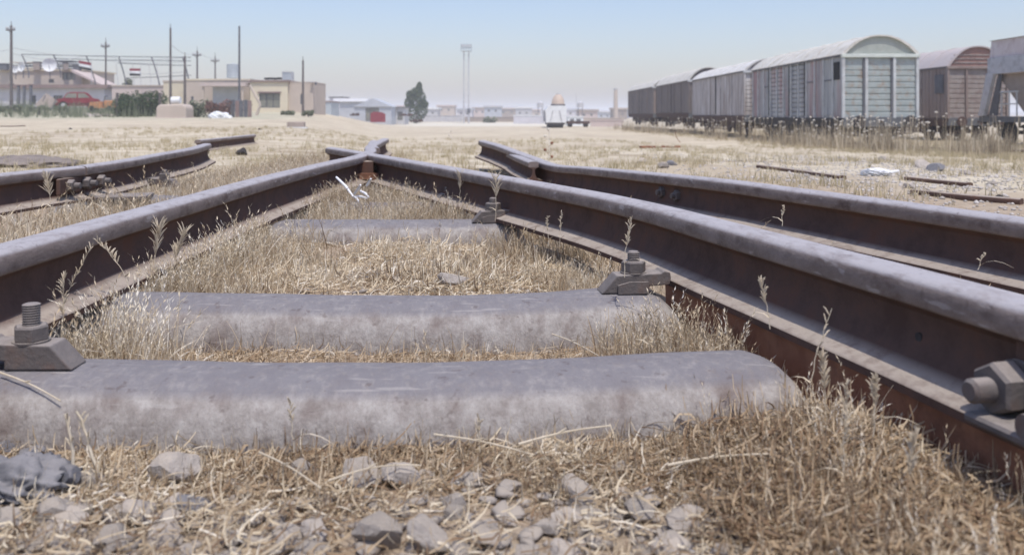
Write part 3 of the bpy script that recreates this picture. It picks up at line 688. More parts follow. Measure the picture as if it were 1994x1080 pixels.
grow('grass', 'taller pale grass filling the narrow end before the crossing', TG, scatter(2600, (-.95, .3, 3.3, 5.4), lambda x, y: dA(x, y) * (.2 + .8 * (vnoise(x, y, 4, 21) > -.1)), 133, .6), (1.0, 2.1), M['straw'])
def dE(x, y): return np.maximum.reduce([np.exp(-((x - a) ** 2 + (y - b) ** 2) / .006) for a, b in ((-.86, 2.22), (-.84, 2.42), (-.80, 1.78), (-.88, 2.75))]) * clear_all(x, y)
grow('grass', 'feathery pale grass tufts against the inside of the left rail', TE, scatter(380, (-.95, -.6, 1.6, 3.0), dE, 134, 1), (.8, 1.4), M['straw'])
# the field
def dField(x, y):
    k = clear_rail(x, y, .12) * ((x < -2.4) | (x > 1.1 - .3 * (y - 2.5)) | (y > 5.6))
    gravel = np.exp(-((x - (3.1 + .25 * (y - 6))) / 1.2) ** 2) * (y < 11)
    return k * (1 - .85 * gravel) * (.12 + .75 * (vnoise(x, y, .5, 6) * .5 + vnoise(x, y, 1.6, 7) * .5 > .02)) * (np.abs(x) < .75 * y + 1)
grow('grass', 'short dry stubble covering the field around the tracks', TC, scatter(26000, (-12, 14, 3.5, 30), dField, 33, 1.25), (.25, .95), M['field'])
grow('weeds', 'green grey weeds in front of the far left buildings', TD, scatter(900, (-48, -24, 56, 84), lambda x, y: (x / y < -.40) * 1.0, 37, 1), (1.0, 2.2), M['leafg'], 'weeds')
def dLine(x, y): return sstep(8.2, 9.6, x + .8 * vnoise(y, y, .4, 2)) * (x < 24) * .9
grow('grass', 'taller dry grass in front of the row of wagons', TC, scatter(9000, (8, 22, 14, 80), dLine, 34, 1.0), (.5, 1.2), M['field'])
grow('weeds', 'tall dry weeds standing along the wagons', TD, scatter(1100, (9.4, 11.2, 18, 88), lambda x, y: .1 + .9 * (vnoise(x, y, .45, 12) > 0), 35, 1.1), (.45, 1.5), M['weed'], 'weeds')
grow('weeds', 'tall dry weeds in front of the near wagon ends', TD, scatter(300, (9.5, 22, 21, 29), lambda x, y: (.5 + .5 * (vnoise(x, y, .6, 3) > 0)) * 1.0, 36, 1.0), (.55, 1.15), M['weed'], 'weeds')

# white seed heads on the weeds
def seed_heads(name, label, XYr, hh, rad):
    X, Y, r = XYr; n = len(X); T = [rock_template(500 + i) for i in range(3)]
    z = gz(X, Y) + r.uniform(hh[0], hh[1], n)
    o = merge_instances(name, T, np.stack([X, Y, z], -1), r.uniform(rad[0], rad[1], n), r.random(n) * 6.28, M['weedhead'])
    st = [(np.array([[-.12, 0, 0], [.12, 0, 0], [.12, 0, 1], [-.12, 0, 1]]), np.array([[0, 1, 2, 3]]), np.array([.5, .5, .7, .7]))]
    V = []; Fq = []; Tn = []
    for i in range(n):
        k = len(V); zz = float(gz(X[i], Y[i])); dx = random.uniform(-.08, .08); w_ = .006
        V += [(X[i] + dx - w_, Y[i], zz), (X[i] + dx + w_, Y[i], zz), (X[i] + w_ * .6, Y[i], z[i]), (X[i] - w_ * .6, Y[i], z[i])]; Fq.append((k, k + 1, k + 2, k + 3)); Tn += [.4, .4, .6, .6]
    s = arr_mesh('stems', np.array(V), np.array(Fq), M['weed'], parent=o, tint=np.array(Tn))
    return tag(o, label, 'seed heads', kind='stuff')
seed_heads('seed_heads', 'white round seed heads on the weeds along the wagons',
           scatter(420, (9.8, 11.2, 22, 85), None, 41, 1.3), (.35, 1.05), (.03, .06))
seed_heads('seed_heads', 'white round seed heads in front of the near wagons', scatter(110, (9.8, 17, 23, 29), lambda x, y: .35 + .65 * (np.abs(x - 11.8) < 1.8), 42, 1.0), (.25, 1.05), (.028, .05))

# ---------------------------------------------------------------- individual stalks
def stalk(base, tip_h, lean, seed, label, nsp=12, group='tall dry grass stalks with seed heads', thick=.0010, sp=.012):
    r = random.Random(seed)
    t = thing('dry_grass_stalk', label, 'grass stalk', base, 0, group)
    lx, ly = lean; n = 9; pts = []
    for i in range(n + 1):
        f_ = i / n; pts.append(Vector((lx * f_ ** 1.5 + r.uniform(-.002, .002), ly * f_ ** 1.5, tip_h * (f_ - .10 * f_ * f_))))
    MB().tube(pts, [thick * (1 - .5 * i / n) for i in range(n + 1)], 5).build('stem', M['twig'], t)
    hb = MB()
    nsp = int(nsp * 2.2)
    for q in range(nsp):
        f_ = .5 + .5 * q / nsp; i = min(int(f_ * n), n - 1); p = pts[i].lerp(pts[i + 1], f_ * n - i)
        a = r.choice((-1, 1)); d = Vector((a * r.uniform(.05, .55) + lx * 2, r.uniform(-.5, .5), r.uniform(.5, 1.2))).normalized()
        L = sp * r.uniform(.7, 1.3); hb.tube([p, p + d * L * .4, p + d * L, p + d * L * 1.5 + Vector((0, 0, -.003))], [.0004, .0013, .0011, .0003], 5)
    hb.build('seed_head', M['head'], t)
    lb = MB(); p = pts[2]; d = Vector((r.choice([-1, 1]) * .7, -.2, .8)); wv = Vector((.002, .002, 0)); v = []
    for i in range(5):
        f_ = i / 4; c = p + d * .06 * f_ + Vector((d.x * .03 * f_ * f_, 0, -.05 * f_ * f_)); v += [c - wv * (1 - f_ * .9), c + wv * (1 - f_ * .9)]
    lb.add(v, [(2 * i, 2 * i + 1, 2 * i + 3, 2 * i + 2) for i in range(4)]); lb.build('leaf', M['twig'], t)
    return t
def stk(px, pyb, pyt, Y, lean_px, seed, label, **k):
    zb = PZ(pyb, Y); zt = PZ(pyt, Y); return stalk((PX(px, Y), Y, zb), (zt - zb) / .9, (lean_px / F * Y, 0), seed, label, **k)
stk(112, 650, 478, 1.9, 70, 1, 'tall pale grass stalk leaning right against the inner left rail')
stk(120, 700, 535, 1.75, 5, 2, 'pale grass stalk standing upright behind the left clip')
stk(250, 560, 470, 1.95, -60, 3, 'bent grass stalk leaning left in front of the inner left rail')
stk(300, 560, 440, 2.25, 10, 4, 'feathery grass stalk where the left rail meets the grass clump', nsp=24, sp=.022)
stk(330, 565, 450, 2.3, 30, 5, 'second feathery stalk, right of the first at the grass clump', nsp=24, sp=.022)
stk(1215, 540, 428, 1.98, 14, 6, 'grass stalk with seed head rising behind the bolt on the right clip', nsp=14)
stk(1500, 640, 550, 1.55, -20, 7, 'seed head of grass drooping over the foot of the big rail', nsp=14)
stk(1575, 790, 600, 1.38, 45, 8, 'thin straw blade rising in front of the foot of the big rail', nsp=3)
stk(1265, 690, 605, 1.72, -5, 9, 'pale thick stalk near the right end of the second sleeper', nsp=5)
stk(1090, 480, 415, 2.6, 3, 10, 'plantain seed spike standing before the curving rail web', nsp=10, sp=.008)
stk(1068, 480, 422, 2.6, -3, 11, 'shorter plantain spike left of the other one before the rail web', nsp=8, sp=.008)
stk(1523, 440, 402, 2.1, 3, 12, 'single bud on a thin stem above the head of the big rail', nsp=8, sp=.006)
stk(1905, 525, 495, 1.75, 14, 13, 'tiny seed bud leaning over the head of the big rail at far right', nsp=8, sp=.006)
stk(965, 430, 345, 3.2, 2, 14, 'branching grass stalk standing over the small clip', nsp=18, sp=.026)
stk(895, 400, 340, 3.9, 2, 15, 'branching grass stalk over the farthest clip', nsp=16, sp=.026)
stk(100, 420, 345, 2.9, -8, 16, 'grey branching stalk before the outer left rail', nsp=18, sp=.024)
stk(1700, 850, 740, 1.22, 8, 17, 'curled seed head hanging below the rail foot at the right', nsp=16)
stk(1610, 840, 690, 1.32, -10, 18, 'tall seeded stalk just right of the near sleeper end', nsp=18)
stk(1760, 1010, 850, 1.10, 25, 19, 'drooping broad seed head in the shade under the big rail', nsp=18)
stk(1640, 980, 745, 1.15, 10, 20, 'slender stalk rising from the dark grass under the big rail', nsp=10)
stk(150, 985, 805, 1.22, -22, 21, 'pale broad straw leaning left in front of the near sleeper', nsp=3, thick=.0032)
stk(195, 970, 800, 1.23, -45, 22, 'pale broad straw crossing behind the leaning one at left', nsp=3, thick=.0032)
stk(570, 880, 780, 1.3, -3, 23, 'single upright spike before the near sleeper left of its middle', nsp=4)
stk(933, 880, 818, 1.3, 2, 24, 'single upright spike before the near sleeper middle', nsp=4)
# lying straws
def straw(p0, p1, label, r=.0016, sag=.004):
    a, b = Vector(p0), Vector(p1); t = thing('straw', label, 'straw', a, 0, 'long loose straws lying on the ground')
    n = 7; pts = [(b - a) * (i / n) + Vector((0, 0, sag * math.sin(math.pi * i / n))) for i in range(n + 1)]
    MB().tube(pts, [r * (1 - .4 * i / n) for i in range(n + 1)], 6).build('stem', M['twig'], t)
    MB().tube([pts[3], pts[3] + (b - a).normalized() * .012 + Vector((0, 0, .006))], [r * 1.1, r * .4], 5).build('node', M['twig'], t)
def q(px, py, Y): return (PX(px, Y), Y, PZ(py, Y))
straw(q(1010, 864, 1.28), q(1190, 828, 1.30), 'long pale straw lying slanted before the near sleeper, right of middle', .002)
straw(q(845, 845, 1.30), q(1040, 885, 1.27), 'long thin straw sloping down right before the near sleeper middle')
straw(q(1300, 905, 1.22), q(1498, 883, 1.22), 'long pale straw with pointed tip lying at lower right', .002)
straw(q(505, 880, 1.24), q(625, 950, 1.14), 'thin straw sloping down right below the near sleeper at left')
straw(q(0, 725, 1.425), q(118, 780, 1.372), 'pale straw hanging down the near sleeper below the left clip', .0018)
straw(q(1075, 650, 1.83), q(1165, 692, 1.74), 'straw fallen between the first two sleepers')
straw(q(1420, 1040, 1.08), q(1640, 950, 1.15), 'straw lying on the matted grass at the bottom right')
straw(q(640, 935, 1.2), q(820, 905, 1.22), 'bowed straw lying over brown grass below the near sleeper', .0015, .008)
# white twig in the grass
t = thing('white_twig', 'bleached white forked twig lying in the grass between the rails', 'twig', q(690, 388, 4.0))
mb = MB()
for a, b in (((655, 345), (688, 383)), ((688, 383), (715, 386)), ((690, 378), (702, 360)), ((688, 383), (698, 392)), ((702, 372), (718, 384)), ((714, 362), (722, 348))):
    pa = Vector(q(a[0], a[1], 4.05)) - Vector(q(690, 388, 4.0)); pb = Vector(q(b[0], b[1], 3.95)) - Vector(q(690, 388, 4.0)); mb.tube([pa, (pa + pb) / 2 + Vector((.004, 0, .003)), pb], [.005, .0065, .004], 6)
mb.build('twig_wood', M['plastic'], t)

# dark cloth at lower left
def crumple(name, label, c, dims, m, seed, cat, amp=.18, rz=0):
    import bmesh
    bm = bmesh.new(); bmesh.ops.create_icosphere(bm, subdivisions=5, radius=1)
    for v in bm.verts:
        p = v.co.copy()
        f_ = float(vnoise(p.x * 1.2 + p.z * 1.5, p.y * 1.2 - p.z, 2.2, seed)); g_ = float(vnoise(p.x * 3 + p.y * 2.1, p.z * 3, 1.7, seed + 3))
        f2 = 1 - abs(f_) * 2; k = 1 + amp * f2 + amp * .5 * (1 - abs(g_) * 2)
        v.co = Vector((p.x * k * dims[0], p.y * k * dims[1], p.z * k * dims[2]))
    me = bpy.data.meshes.new(name); bm.to_mesh(me); bm.free(); me.materials.append(m); me.polygons.foreach_set('use_smooth', np.ones(len(me.polygons), bool))
    o = new_obj(name, me); o.location = c; o.rotation_euler = (0, 0, rz); return tag(o, label, cat)
crumple('crumpled_cloth', 'crumpled dark grey cloth over stones at the left edge', (PX(-5, 1.17), 1.20, -.088), (.060, .05, .028), M['cloth'], 17, 'cloth', .42, .5)
# ---------------------------------------------------------------- middle ground litter
def at_ground(px, py):
    Y = 8.0
    for _ in range(60):
        Yn = F * (CZ - float(gz(PX(px, Y), Y))) / (py - HY); Y = .5 * Y + .5 * Yn
    return PX(px, Y), Y, float(gz(PX(px, Y), Y))
def litter(px, py, wpx, hpx, name, label, meshes, cat, group=None):
    X, Y, Z = at_ground(px, py); o = new_obj(name, meshes[random.randrange(len(meshes))]); s = wpx / 2 / F * Y; hz = hpx / F * Y / 2
    o.location = (X, Y, Z + hz * .5); o.scale = (s * 1.1, s * .9, hz * 1.6); o.rotation_euler = (0, 0, random.random() * 6); return tag(o, label, cat, group)
litter(472, 302, 38, 22, 'rubble_lump', 'black tarry lump lying right of the left rail end', BROCKS, 'rubble', 'black rubble lumps by the left rail end')
litter(375, 308, 44, 26, 'rubble_lump', 'black rubble lump wedged at the end of the left outer rail', BROCKS, 'rubble', 'black rubble lumps by the left rail end')
litter(398, 300, 30, 22, 'rubble_lump', 'smaller black lump behind the end of the left outer rail', BROCKS, 'rubble', 'black rubble lumps by the left rail end')
litter(1825, 333, 48, 20, 'rock', 'dark rough rock on the pale gravel at right', [DROCKS[0]], 'rock', 'rocks on the gravel at right')
litter(1798, 328, 46, 20, 'rock', 'pale rock left of the dark rough rock on the gravel', [ROCKS[2]], 'rock', 'rocks on the gravel at right')
litter(1945, 388, 24, 14, 'rock', 'dark brown rock alone near the right frame edge', [BROCKS[0]], 'rock', 'rocks on the gravel at right')
litter(1308, 322, 22, 14, 'rock', 'small dark rock above the curve of the outer right rail', [DROCKS[1]], 'rock', 'rocks on the gravel at right')
litter(1050, 331, 40, 20, 'rubble_lump', 'black debris at the cut end of the guard rail', BROCKS, 'rubble')
litter(747, 298, 14, 10, 'rubble_lump', 'small black lump just right of the crossing', BROCKS, 'rubble')
for (px, py, wp) in ((1250, 318, 26), (1290, 327, 30), (1640, 312, 24), (1575, 335, 22), (1720, 312, 26), (1770, 366, 30), (1880, 340, 30), (1935, 360, 24)):
    litter(px, py, wp, wp * .45, 'stone', {1250: 'pale stone left of the small dark rock beyond the right rail', 1290: 'pale stone just under the small dark rock', 1640: 'pale stone behind the buried rail edge left of the bag', 1575: 'pale stone below the buried rail left of the bag', 1720: 'pale stone behind the plastic bag', 1770: 'pale stone below the buried rail right of the bag', 1880: 'pale stone right of the dark rough rock', 1935: 'pale stone between the dark rough rock and the brown rock'}[px], [ROCKS[(int(px)) % 8]], 'stone', 'pale stones among the ballast beyond the right rail')
X, Y, Z = at_ground(1705, 343)
t = thing('plastic_bag', 'white flattened plastic bag on the gravel beyond the right rail', 'plastic bag', (X, Y, Z + .01))
b = crumple('bag_film', 'x', (0, 0, .02), (.10, .08, .030), M['plastic'], 21, 'x', .35); b.parent = t; del b['label']; del b['category']
mb = MB(); mb.tube([(.05, 0, .025), (.12, .01, .02), (.2, 0, .035), (.24, 0, .03)], [.025, .018, .012, .003], 8); mb.build('twisted_handle', M['plastic'], t)
# buried rails on the right
def buried(p, label):
    pts = [at_ground(a, b) for a, b in p]; rail([(x, y, z + .035) for x, y, z in pts], label, 'half buried rails on the right', .75, 'rail', 'rail')
buried([(1478, 327), (1560, 338), (1640, 350)], 'half buried rail edge left of the plastic bag')
buried([(1762, 351), (1820, 357), (1888, 364)], 'half buried rail edge right of the plastic bag')
buried([(1780, 378), (1870, 388), (1990, 398)], 'half buried dark rail edge near the outer right rail')
buried([(0, 247), (25, 247), (48, 246)], 'dark rail end sticking out of the ground at far left')
X, Y, Z = at_ground(1285, 291)
t = thing('scrap_timber', 'broken grey timber lying in the grass before the wagons', 'scrap wood', (X, Y, Z))
for i in range(5):
    MB().box((-.25 + i * .13, .02 * i, .05 + .02 * (i % 2)), (.30, .05, .04), .3 * (-1) ** i, .004).build('board', M['twig'] if i % 2 else M['rust'], t)
X, Y, Z = at_ground(1322, 278)
t = thing('bent_rod', 'thin rusty rod bowed out of the grass before the wagons', 'metal rod', (X, Y, Z))
MB().tube([(.06, 0, 0), (-.04, 0, .12), (-.12, 0, .28), (-.13, 0, .45)], .012, 6).build('rod', M['rust'], t)

# lone flowering stems in mid ground
def stem_plant(px, pyb, pyt, label, heads=4, seed=0):
    r = random.Random(seed); X, Y, Z = at_ground(px, pyb); h = (pyb - pyt) / F * Y
    t = thing('thistle', label, 'thistle', (X, Y, Z), 0, 'lone dry thistles in the field')
    k = h / 1.0
    MB().tube([(0, 0, 0), (.03 * k, 0, .5 * h), (.01 * k, 0, h)], [.012 * k, .009 * k, .006 * k], 6).build('stem', M['weedhead'], t)
    for i in range(heads):
        zz = h * (1 - i * .2); a = (-1) ** i * .1 * k * (i > 0); mb = MB()
        mb.tube([(a, 0, zz - .05 * k), (a, 0, zz - .02 * k), (a, 0, zz + .02 * k), (a, 0, zz + .04 * k)], [.01 * k, .045 * k, .05 * k, .015 * k], 8)
        if i: mb.tube([(0, 0, zz - .12 * k), (a, 0, zz - .03 * k)], .006 * k, 5)
        mb.build('seed_head', M['weedhead'] if i < 2 else M['rust'], t)
X, Y, Z = at_ground(45, 322)
crumple('dirt_mound', 'low dark mound of dirt behind the outermost left rail', (X, Y, Z), (.55, .5, .09), mat('dark_dirt', (.17, .14, .12), (.26, .22, .19), 6, .95, 0, .8, 30), 44, 'dirt mound', .15)
stem_plant(1068, 318, 252, 'tall lone thistle in mid field with white head, left of the wagons', 5, 1)
stem_plant(878, 292, 256, 'small lone thistle in mid field beyond the crossing', 2, 2)

# ================================================================ wagons
M['wroof'] = mat('pale_roof', (.50, .48, .42), (.66, .635, .58), 1.6, .7, 0, .1, 8, c3=(.38, .32, .26), c3scale=3, c3amt=.6, nr=.72)
M['wgreen'] = mat('grey_green_paint', (.29, .33, .325), (.38, .415, .40), 2.2, .7, 0, .2, 20, c3=(.30, .20, .13), c3scale=4, c3amt=.75, nr=.72)
M['wside'] = mat('weathered_blue_grey_side', (.20, .21, .225), (.42, .43, .425), 2.8, .8, 0, .2, 20, c3=(.34, .14, .13), c3scale=.9, c3amt=.8, streak=True)
M['wpost'] = mat('pale_post', (.55, .57, .57), (.42, .42, .41), 3, .7)
M['wpostd'] = mat('dark_post', (.10, .105, .12), (.15, .15, .16), 3, .8)
M['wbrown'] = mat('brown_faded_paint', (.24, .18, .155), (.31, .26, .23), 1.6, .85, 0, .2, 16, c3=(.13, .09, .08), c3scale=3, c3amt=.6, streak=True)
M['wend'] = mat('faded_ribbed_brown', (.33, .29, .26), (.26, .21, .19), 2, .85, 0, .2, 16, c3=(.16, .10, .08), c3scale=4, c3amt=.5)
M['wred'] = mat('red_brown_gable', (.34, .19, .15), (.28, .17, .14), 3, .85, c3=(.15, .10, .09), c3scale=6, c3amt=.6)
M['wroofp'] = mat('pinkish_roof', (.44, .39, .37), (.52, .47, .45), 2, .75, 0, .1, 8, c3=(.34, .24, .2), c3scale=2, c3amt=.6)
M['wgrey'] = mat('silver_weathered_planks', (.46, .435, .43), (.27, .23, .21), 3, .9, 0, .3, 20, c3=(.70, .69, .68), c3scale=5, c3amt=.8, streak=True)
M['wdark'] = mat('dark_weathered_planks', (.14, .12, .12), (.19, .165, .155), 3, .9, 0, .3, 20, c3=(.27, .24, .22), c3scale=5, c3amt=.6, streak=True)
M['under'] = mat('dark_underframe', (.035, .032, .034), (.06, .052, .05), 4, .85)
M['under2'] = mat('rusty_underframe', (.065, .04, .035), (.10, .06, .05), 4, .9)
M['frame'] = mat('slate_headstock', (.10, .105, .115), (.14, .145, .15), 3, .8)
M['dark'] = mat('black_opening', (.012, .012, .014))
M['hop1'] = mat('hopper_pink_grey', (.62, .53, .51), (.68, .61, .59), 2, .8, c3=(.30, .18, .17), c3scale=3, c3amt=.4)
M['hop2'] = mat('hopper_grey', (.46, .46, .47), (.54, .53, .53), 3, .8, c3=(.2, .17, .16), c3scale=4, c3amt=.5)
M['hop3'] = mat('hopper_tan', (.30, .25, .21), (.36, .30, .26), 3, .85)

def wheelset(t, y, u):
    mb = MB(); mb.tube([(-.95, y, .46), (.95, y, .46)], .08, 10)
    for sx in (-.72, .72):
        mb.tube([(sx - .05, y, .46), (sx + .05, y, .46)], [.46, .46], 24); mb.tube([(sx - .07 * np.sign(sx), y, .46), (sx - .05 * np.sign(sx), y, .46)], .50, 24)
    mb.build('wheelset', u, t)
    for sx in (-1, 1):
        mb = MB(); mb.box((sx * 1.0, y, .46), (.16, .26, .30), None, .03); mb.box((sx * 1.0, y, .68), (.08, 1.0, .07), None, .02); mb.box((sx * 1.0, y, .74), (.08, .7, .05), None, .02)
        for k in (-.5, .5): mb.box((sx * 1.0, y + k, .78), (.07, .06, .20))
        for k in (-.2, .2): mb.box((sx * 1.0, y + k, .60), (.06, .05, .36))
        mb.build('axle_box', u, t)

def ribbed(mb, x0, x1, z0, z1, y, ny, n=7, dep=.035, along='x', flip=1):
    """horizontally ribbed sheet; n ribs; faces -y (along x) or +-x (along y)"""
    prof = []; hz = (z1 - z0) / n
    for i in range(n):
        b = z0 + i * hz
        prof += [(0, b + .0 * hz), (dep, b + .10 * hz), (dep, b + .80 * hz), (0, b + .92 * hz)]
    prof += [(0, z1), (-.03, z1), (-.03, z0)]
    if along == 'x': mb.prism([(u, v) for u, v in prof], (x0, y, 0), (0, -1, 0), (0, 0, 1), (1, 0, 0), x1 - x0)
    else: mb.prism([(u, v) for u, v in prof], (y, x0, 0), (flip, 0, 0), (0, 0, 1), (0, 1, 0), x1 - x0)

def arch(w_, z0, zp, n=14):
    return [(w_ * (1 - 2 * k / n), z0 + (zp - z0) * (1 - abs(1 - 2 * k / n) ** 2.3)) for k in range(n + 1)]

def wagon(label, X, Y, zr, L, side, end, roof, gable, under, kind, eave=3.2, peak=3.86, floor=1.0, rz=0.0, beam=None):
    t = thing('covered_wagon', label, 'railway wagon', (X, Y, zr), rz, 'old covered wagons')
    w_ = 1.30
    # body shell
    mb = MB(); mb.box((0, L / 2, (floor + eave) / 2), (2 * w_ - .14, L - .14, eave - floor)); mb.build('body_shell', side, t)
    # roof
    rp = [(u * 1.0, v) for u, v in arch(w_ + .05, eave, peak)]
    inner = [(u * .93, v - .05) for u, v in arch(w_ + .05, eave, peak)][::-1]
    mb = MB(); n = len(rp); ys = [0.03] + [L * k / 8 for k in range(1, 8)] + [L - .03]
    mb.prism(rp + inner, (0, -.06, 0), (1, 0, 0), (0, 0, 1), (0, 1, 0), L + .12)
    r_ = mb.build('roof', roof, t, smooth=35)
    for k in range(1, 8):
        MB().tube([(u, L * k / 8, v + .012) for u, v in arch(w_ + .05, eave, peak)], .018, 5).build('roof_seam', roof, r_)
    # gable ends
    for y0 in (.04, L - .04 - .05):
        mb = MB(); ap = arch(w_ - .02, eave + .0, peak - .06); mb.prism(ap, (0, y0, 0), (1, 0, 0), (0, 0, 1), (0, 1, 0), .05)
        g = mb.build('gable', gable, t)
        if kind == 'brown':
            for zz in (eave + .15, eave + .32, eave + .48):
                hw = (w_ - .1) * math.sqrt(max(0, 1 - ((zz - eave) / (peak - eave)) ** 2)); MB().box((0, y0 - .012, zz), (2 * hw, .03, .05)).build('gable_rib', end, g)
    # end wall: ribbed panels between posts
    mb = MB(); top = eave - .12; solid = top - .42
    xs = [-w_ + .03, -.48, .48, w_ - .03]
    for a, b in zip(xs[:-1], xs[1:]):
        ribbed(mb, a + .04, b - .04, floor + .02, solid, .045, 1, 8, .032)
        mb.box(((a + b) / 2, .04, (solid + top) / 2), (b - a - .08, .05, top - solid - .01))
    mb.build('end_wall', end, t)
    for i, x in enumerate(xs):
        MB().box((x, -.005, (floor + top) / 2), (.10, .11, top - floor), None, .01).build('end_post', M['wpost'] if (kind == 'green' and i in (0, 1, 2, 3)) else side, t)
        if kind == 'green' and i in (1, 2): MB().box((x - .085, .0, (floor + top) / 2), (.06, .07, top - floor - .04)).build('post_flange', M['wpostd'], t)
    MB().box((0, -.02, eave - .06), (2 * w_ + .08, .14, .12), None, .01).build('end_beam', beam or M['wpost'], t)
    # sides
    for sx in (-1, 1):
        xf = sx * (w_ - .07)
        if kind == 'green':
            nb = 12; mb = MB(); pb = MB(); db = MB(); bz = L / nb
            for k in range(nb):
                y0, y1 = k * bz + .05, (k + 1) * bz - .05
                if k in (4, 5, 7, 8): ribbed(mb, y0, y1, floor + .05, eave - .12, xf, 1, 11, .028, 'y', sx)
                else:
                    for a in (0, .5): mb.box((xf + sx * .012, y0 + (y1 - y0) * (a + .25), (floor + eave) / 2), (.03, (y1 - y0) / 2 - .02, eave - floor - .16))
                if k in (1, 3, 9): db.box((xf + sx * .034, (y0 + y1) / 2, floor + 1.35), (.025, y1 - y0, .05)); 
            for k in range(nb + 1):
                big = k in (4, 6, 9)
                pb.box((xf + sx * .035, min(max(k * bz, .05), L - .05), (floor + eave) / 2), (.07, .07 if not big else .14, eave - floor), None, .008)
            mb.build('side_panel', side, t); pb.build('side_post', M['wpost'] if sx < 0 else side, t); 
            for k in (4, 6, 9): MB().box((xf + sx * .072, k * bz + .09, (floor + eave) / 2), (.02, .12, eave - floor - .1)).build('door_gap', M['dark'], t)
            db.build('hinge_bar', M['wpostd'], t)
            fr = MB(); y0 = .32
            MB().box((xf + sx * .042, y0 + .28, eave - .55), (.03, .52, .62)).build('vent_opening', M['dark'], t)
        else:
            nb = int(L / .34); mb = MB(); r = random.Random(int(X * 7 + Y)); 
            for k in range(nb):
                if kind == 'plank' and k in (nb // 2, ) : continue
                mb.box((xf + sx * (.012 + .012 * r.random()), (k + .5) * L / nb, (floor + eave) / 2 + r.uniform(-.02, .02)), (.03, L / nb - .045, eave - floor - .1))
            mb.build('side_planks', side, t)
            MB().box((xf + sx * .0065, (nb // 2 + .5) * L / nb, (floor + eave) / 2), (.015, L / nb + .1, eave - floor - .15)).build('door_gap', M['dark'], t)
            for k in range(0, 6): MB().box((xf + sx * .05, .06 + (L - .12) * k / 5, (floor + eave) / 2), (.06, .09, eave - floor), None, .008).build('side_post', end if k % 2 else side, t)
            if kind == 'brown': MB().box((xf + sx * .06, .75, eave - .75), (.03, .75, .8)).build('vent_opening', M['wpostd'], t)
    MB().box((0, L / 2, eave - .035), (2 * w_ + .06, L - .1, .07)).build('cant_rail', M['wpostd'], t)
    # underframe
    mb = MB(); mb.box((0, L / 2, floor - .06), (2 * w_ - .02, L, .12))
    for sx in (-1, 1): mb.box((sx * (w_ - .10), L / 2, floor - .20), (.08, L - .02, .22))
    mb.build('underframe', under, t)
    MB().box((0, .03, floor - .13), (2 * w_ - .06, .16, .34), None, .01).build('headstock', M['frame'], t)
    for sx in (-.87, .87):
        mb = MB(); mb.tube([(sx, -.05, floor - .12), (sx, -.40, floor - .12)], .075, 12); mb.tube([(sx, -.40, floor - .12), (sx, -.45, floor - .12)], [.22, .20], 20); mb.build('buffer', under, t)
    mb = MB(); mb.tube([(0, -.05, floor - .12), (0, -.25, floor - .14), (0, -.3, floor - .26)], .04, 8); mb.build('coupling', under, t)
    for y in ((L * .17, L * .83) if L < 10 else (L * .11, L * .24, L * .76, L * .89)): wheelset(t, y, under)
    MB().box((0, L * .5, floor - .45), (1.9, L * .42, .42), None, .02).build('underfloor_shade_box', under, t)  # dark box added to stand in for the shadow beneath the floor
    MB().tube([(-1.05, L * .16, floor - .3), (-1.05, L * .34, floor - .72), (-1.05, L * .66, floor - .72), (-1.05, L * .84, floor - .3)], .05, 6).build('added_truss_rod', under, t)  # rod added to fill out the dark below the floor
    MB().box((0, L * .5, .42), (1.5, L * .9, .12)).build('underfloor_shade_slab', under, t)  # dark slab added to block the bright view under the wagon
    return t

ZRAIL = -.70
def wz(Y): return float(gz(12.65, Y)) + .05
WX = 12.65
wagon('near grey-green covered wagon whose ribbed end wall faces the camera', WX, 30.0, -.72, 11.3, M['wside'], M['wgreen'], M['wroof'], mat('gable_grey_green', (.32, .345, .31), (.39, .41, .37), 3, .75, c3=(.30, .29, .25), c3scale=5, c3amt=.5), M['under'], 'green', beam=mat('pale_green_beam', (.60, .64, .58), (.50, .53, .49), 3))
wagon('second covered wagon in the row, silver planks streaked white, white roof', WX - .03, 42.6, -.66, 12.2, M['wgrey'], M['wgrey'], mat('white_roof', (.68, .665, .63), (.58, .56, .52), 2, .7, c3=(.42, .37, .32), c3scale=3, c3amt=.5), M['wgrey'], M['under2'], 'plank', eave=3.2, peak=3.80)
wagon('third covered wagon in the row, dark grey planks with an open door gap', WX, 56.2, -.52, 12.6, M['wdark'], M['wdark'], M['wroof'], M['wdark'], M['under2'], 'plank', eave=3.12, peak=3.95)
wagon('farthest covered wagon at the left end of the row, dark brown-grey', WX, 70.4, -.58, 15.0, M['wdark'], M['wbrown'], M['wroof'], M['wdark'], M['under2'], 'plank', eave=3.2, peak=3.9)
wagon('brown covered wagon with pinkish roof and red-brown gable behind the near wagon', 19.95, 37.4, -.78, 12.0, M['wbrown'], M['wend'], M['wroofp'], M['wred'], M['under2'], 'brown', eave=3.25, peak=4.12, beam=M['wbrown'])

# hopper wagon at right edge
t = thing('hopper_wagon', 'grey and pinkish hopper wagon cut by the right frame edge', 'railway wagon', (19.95, 25.2, -.75))
w_ = 1.33
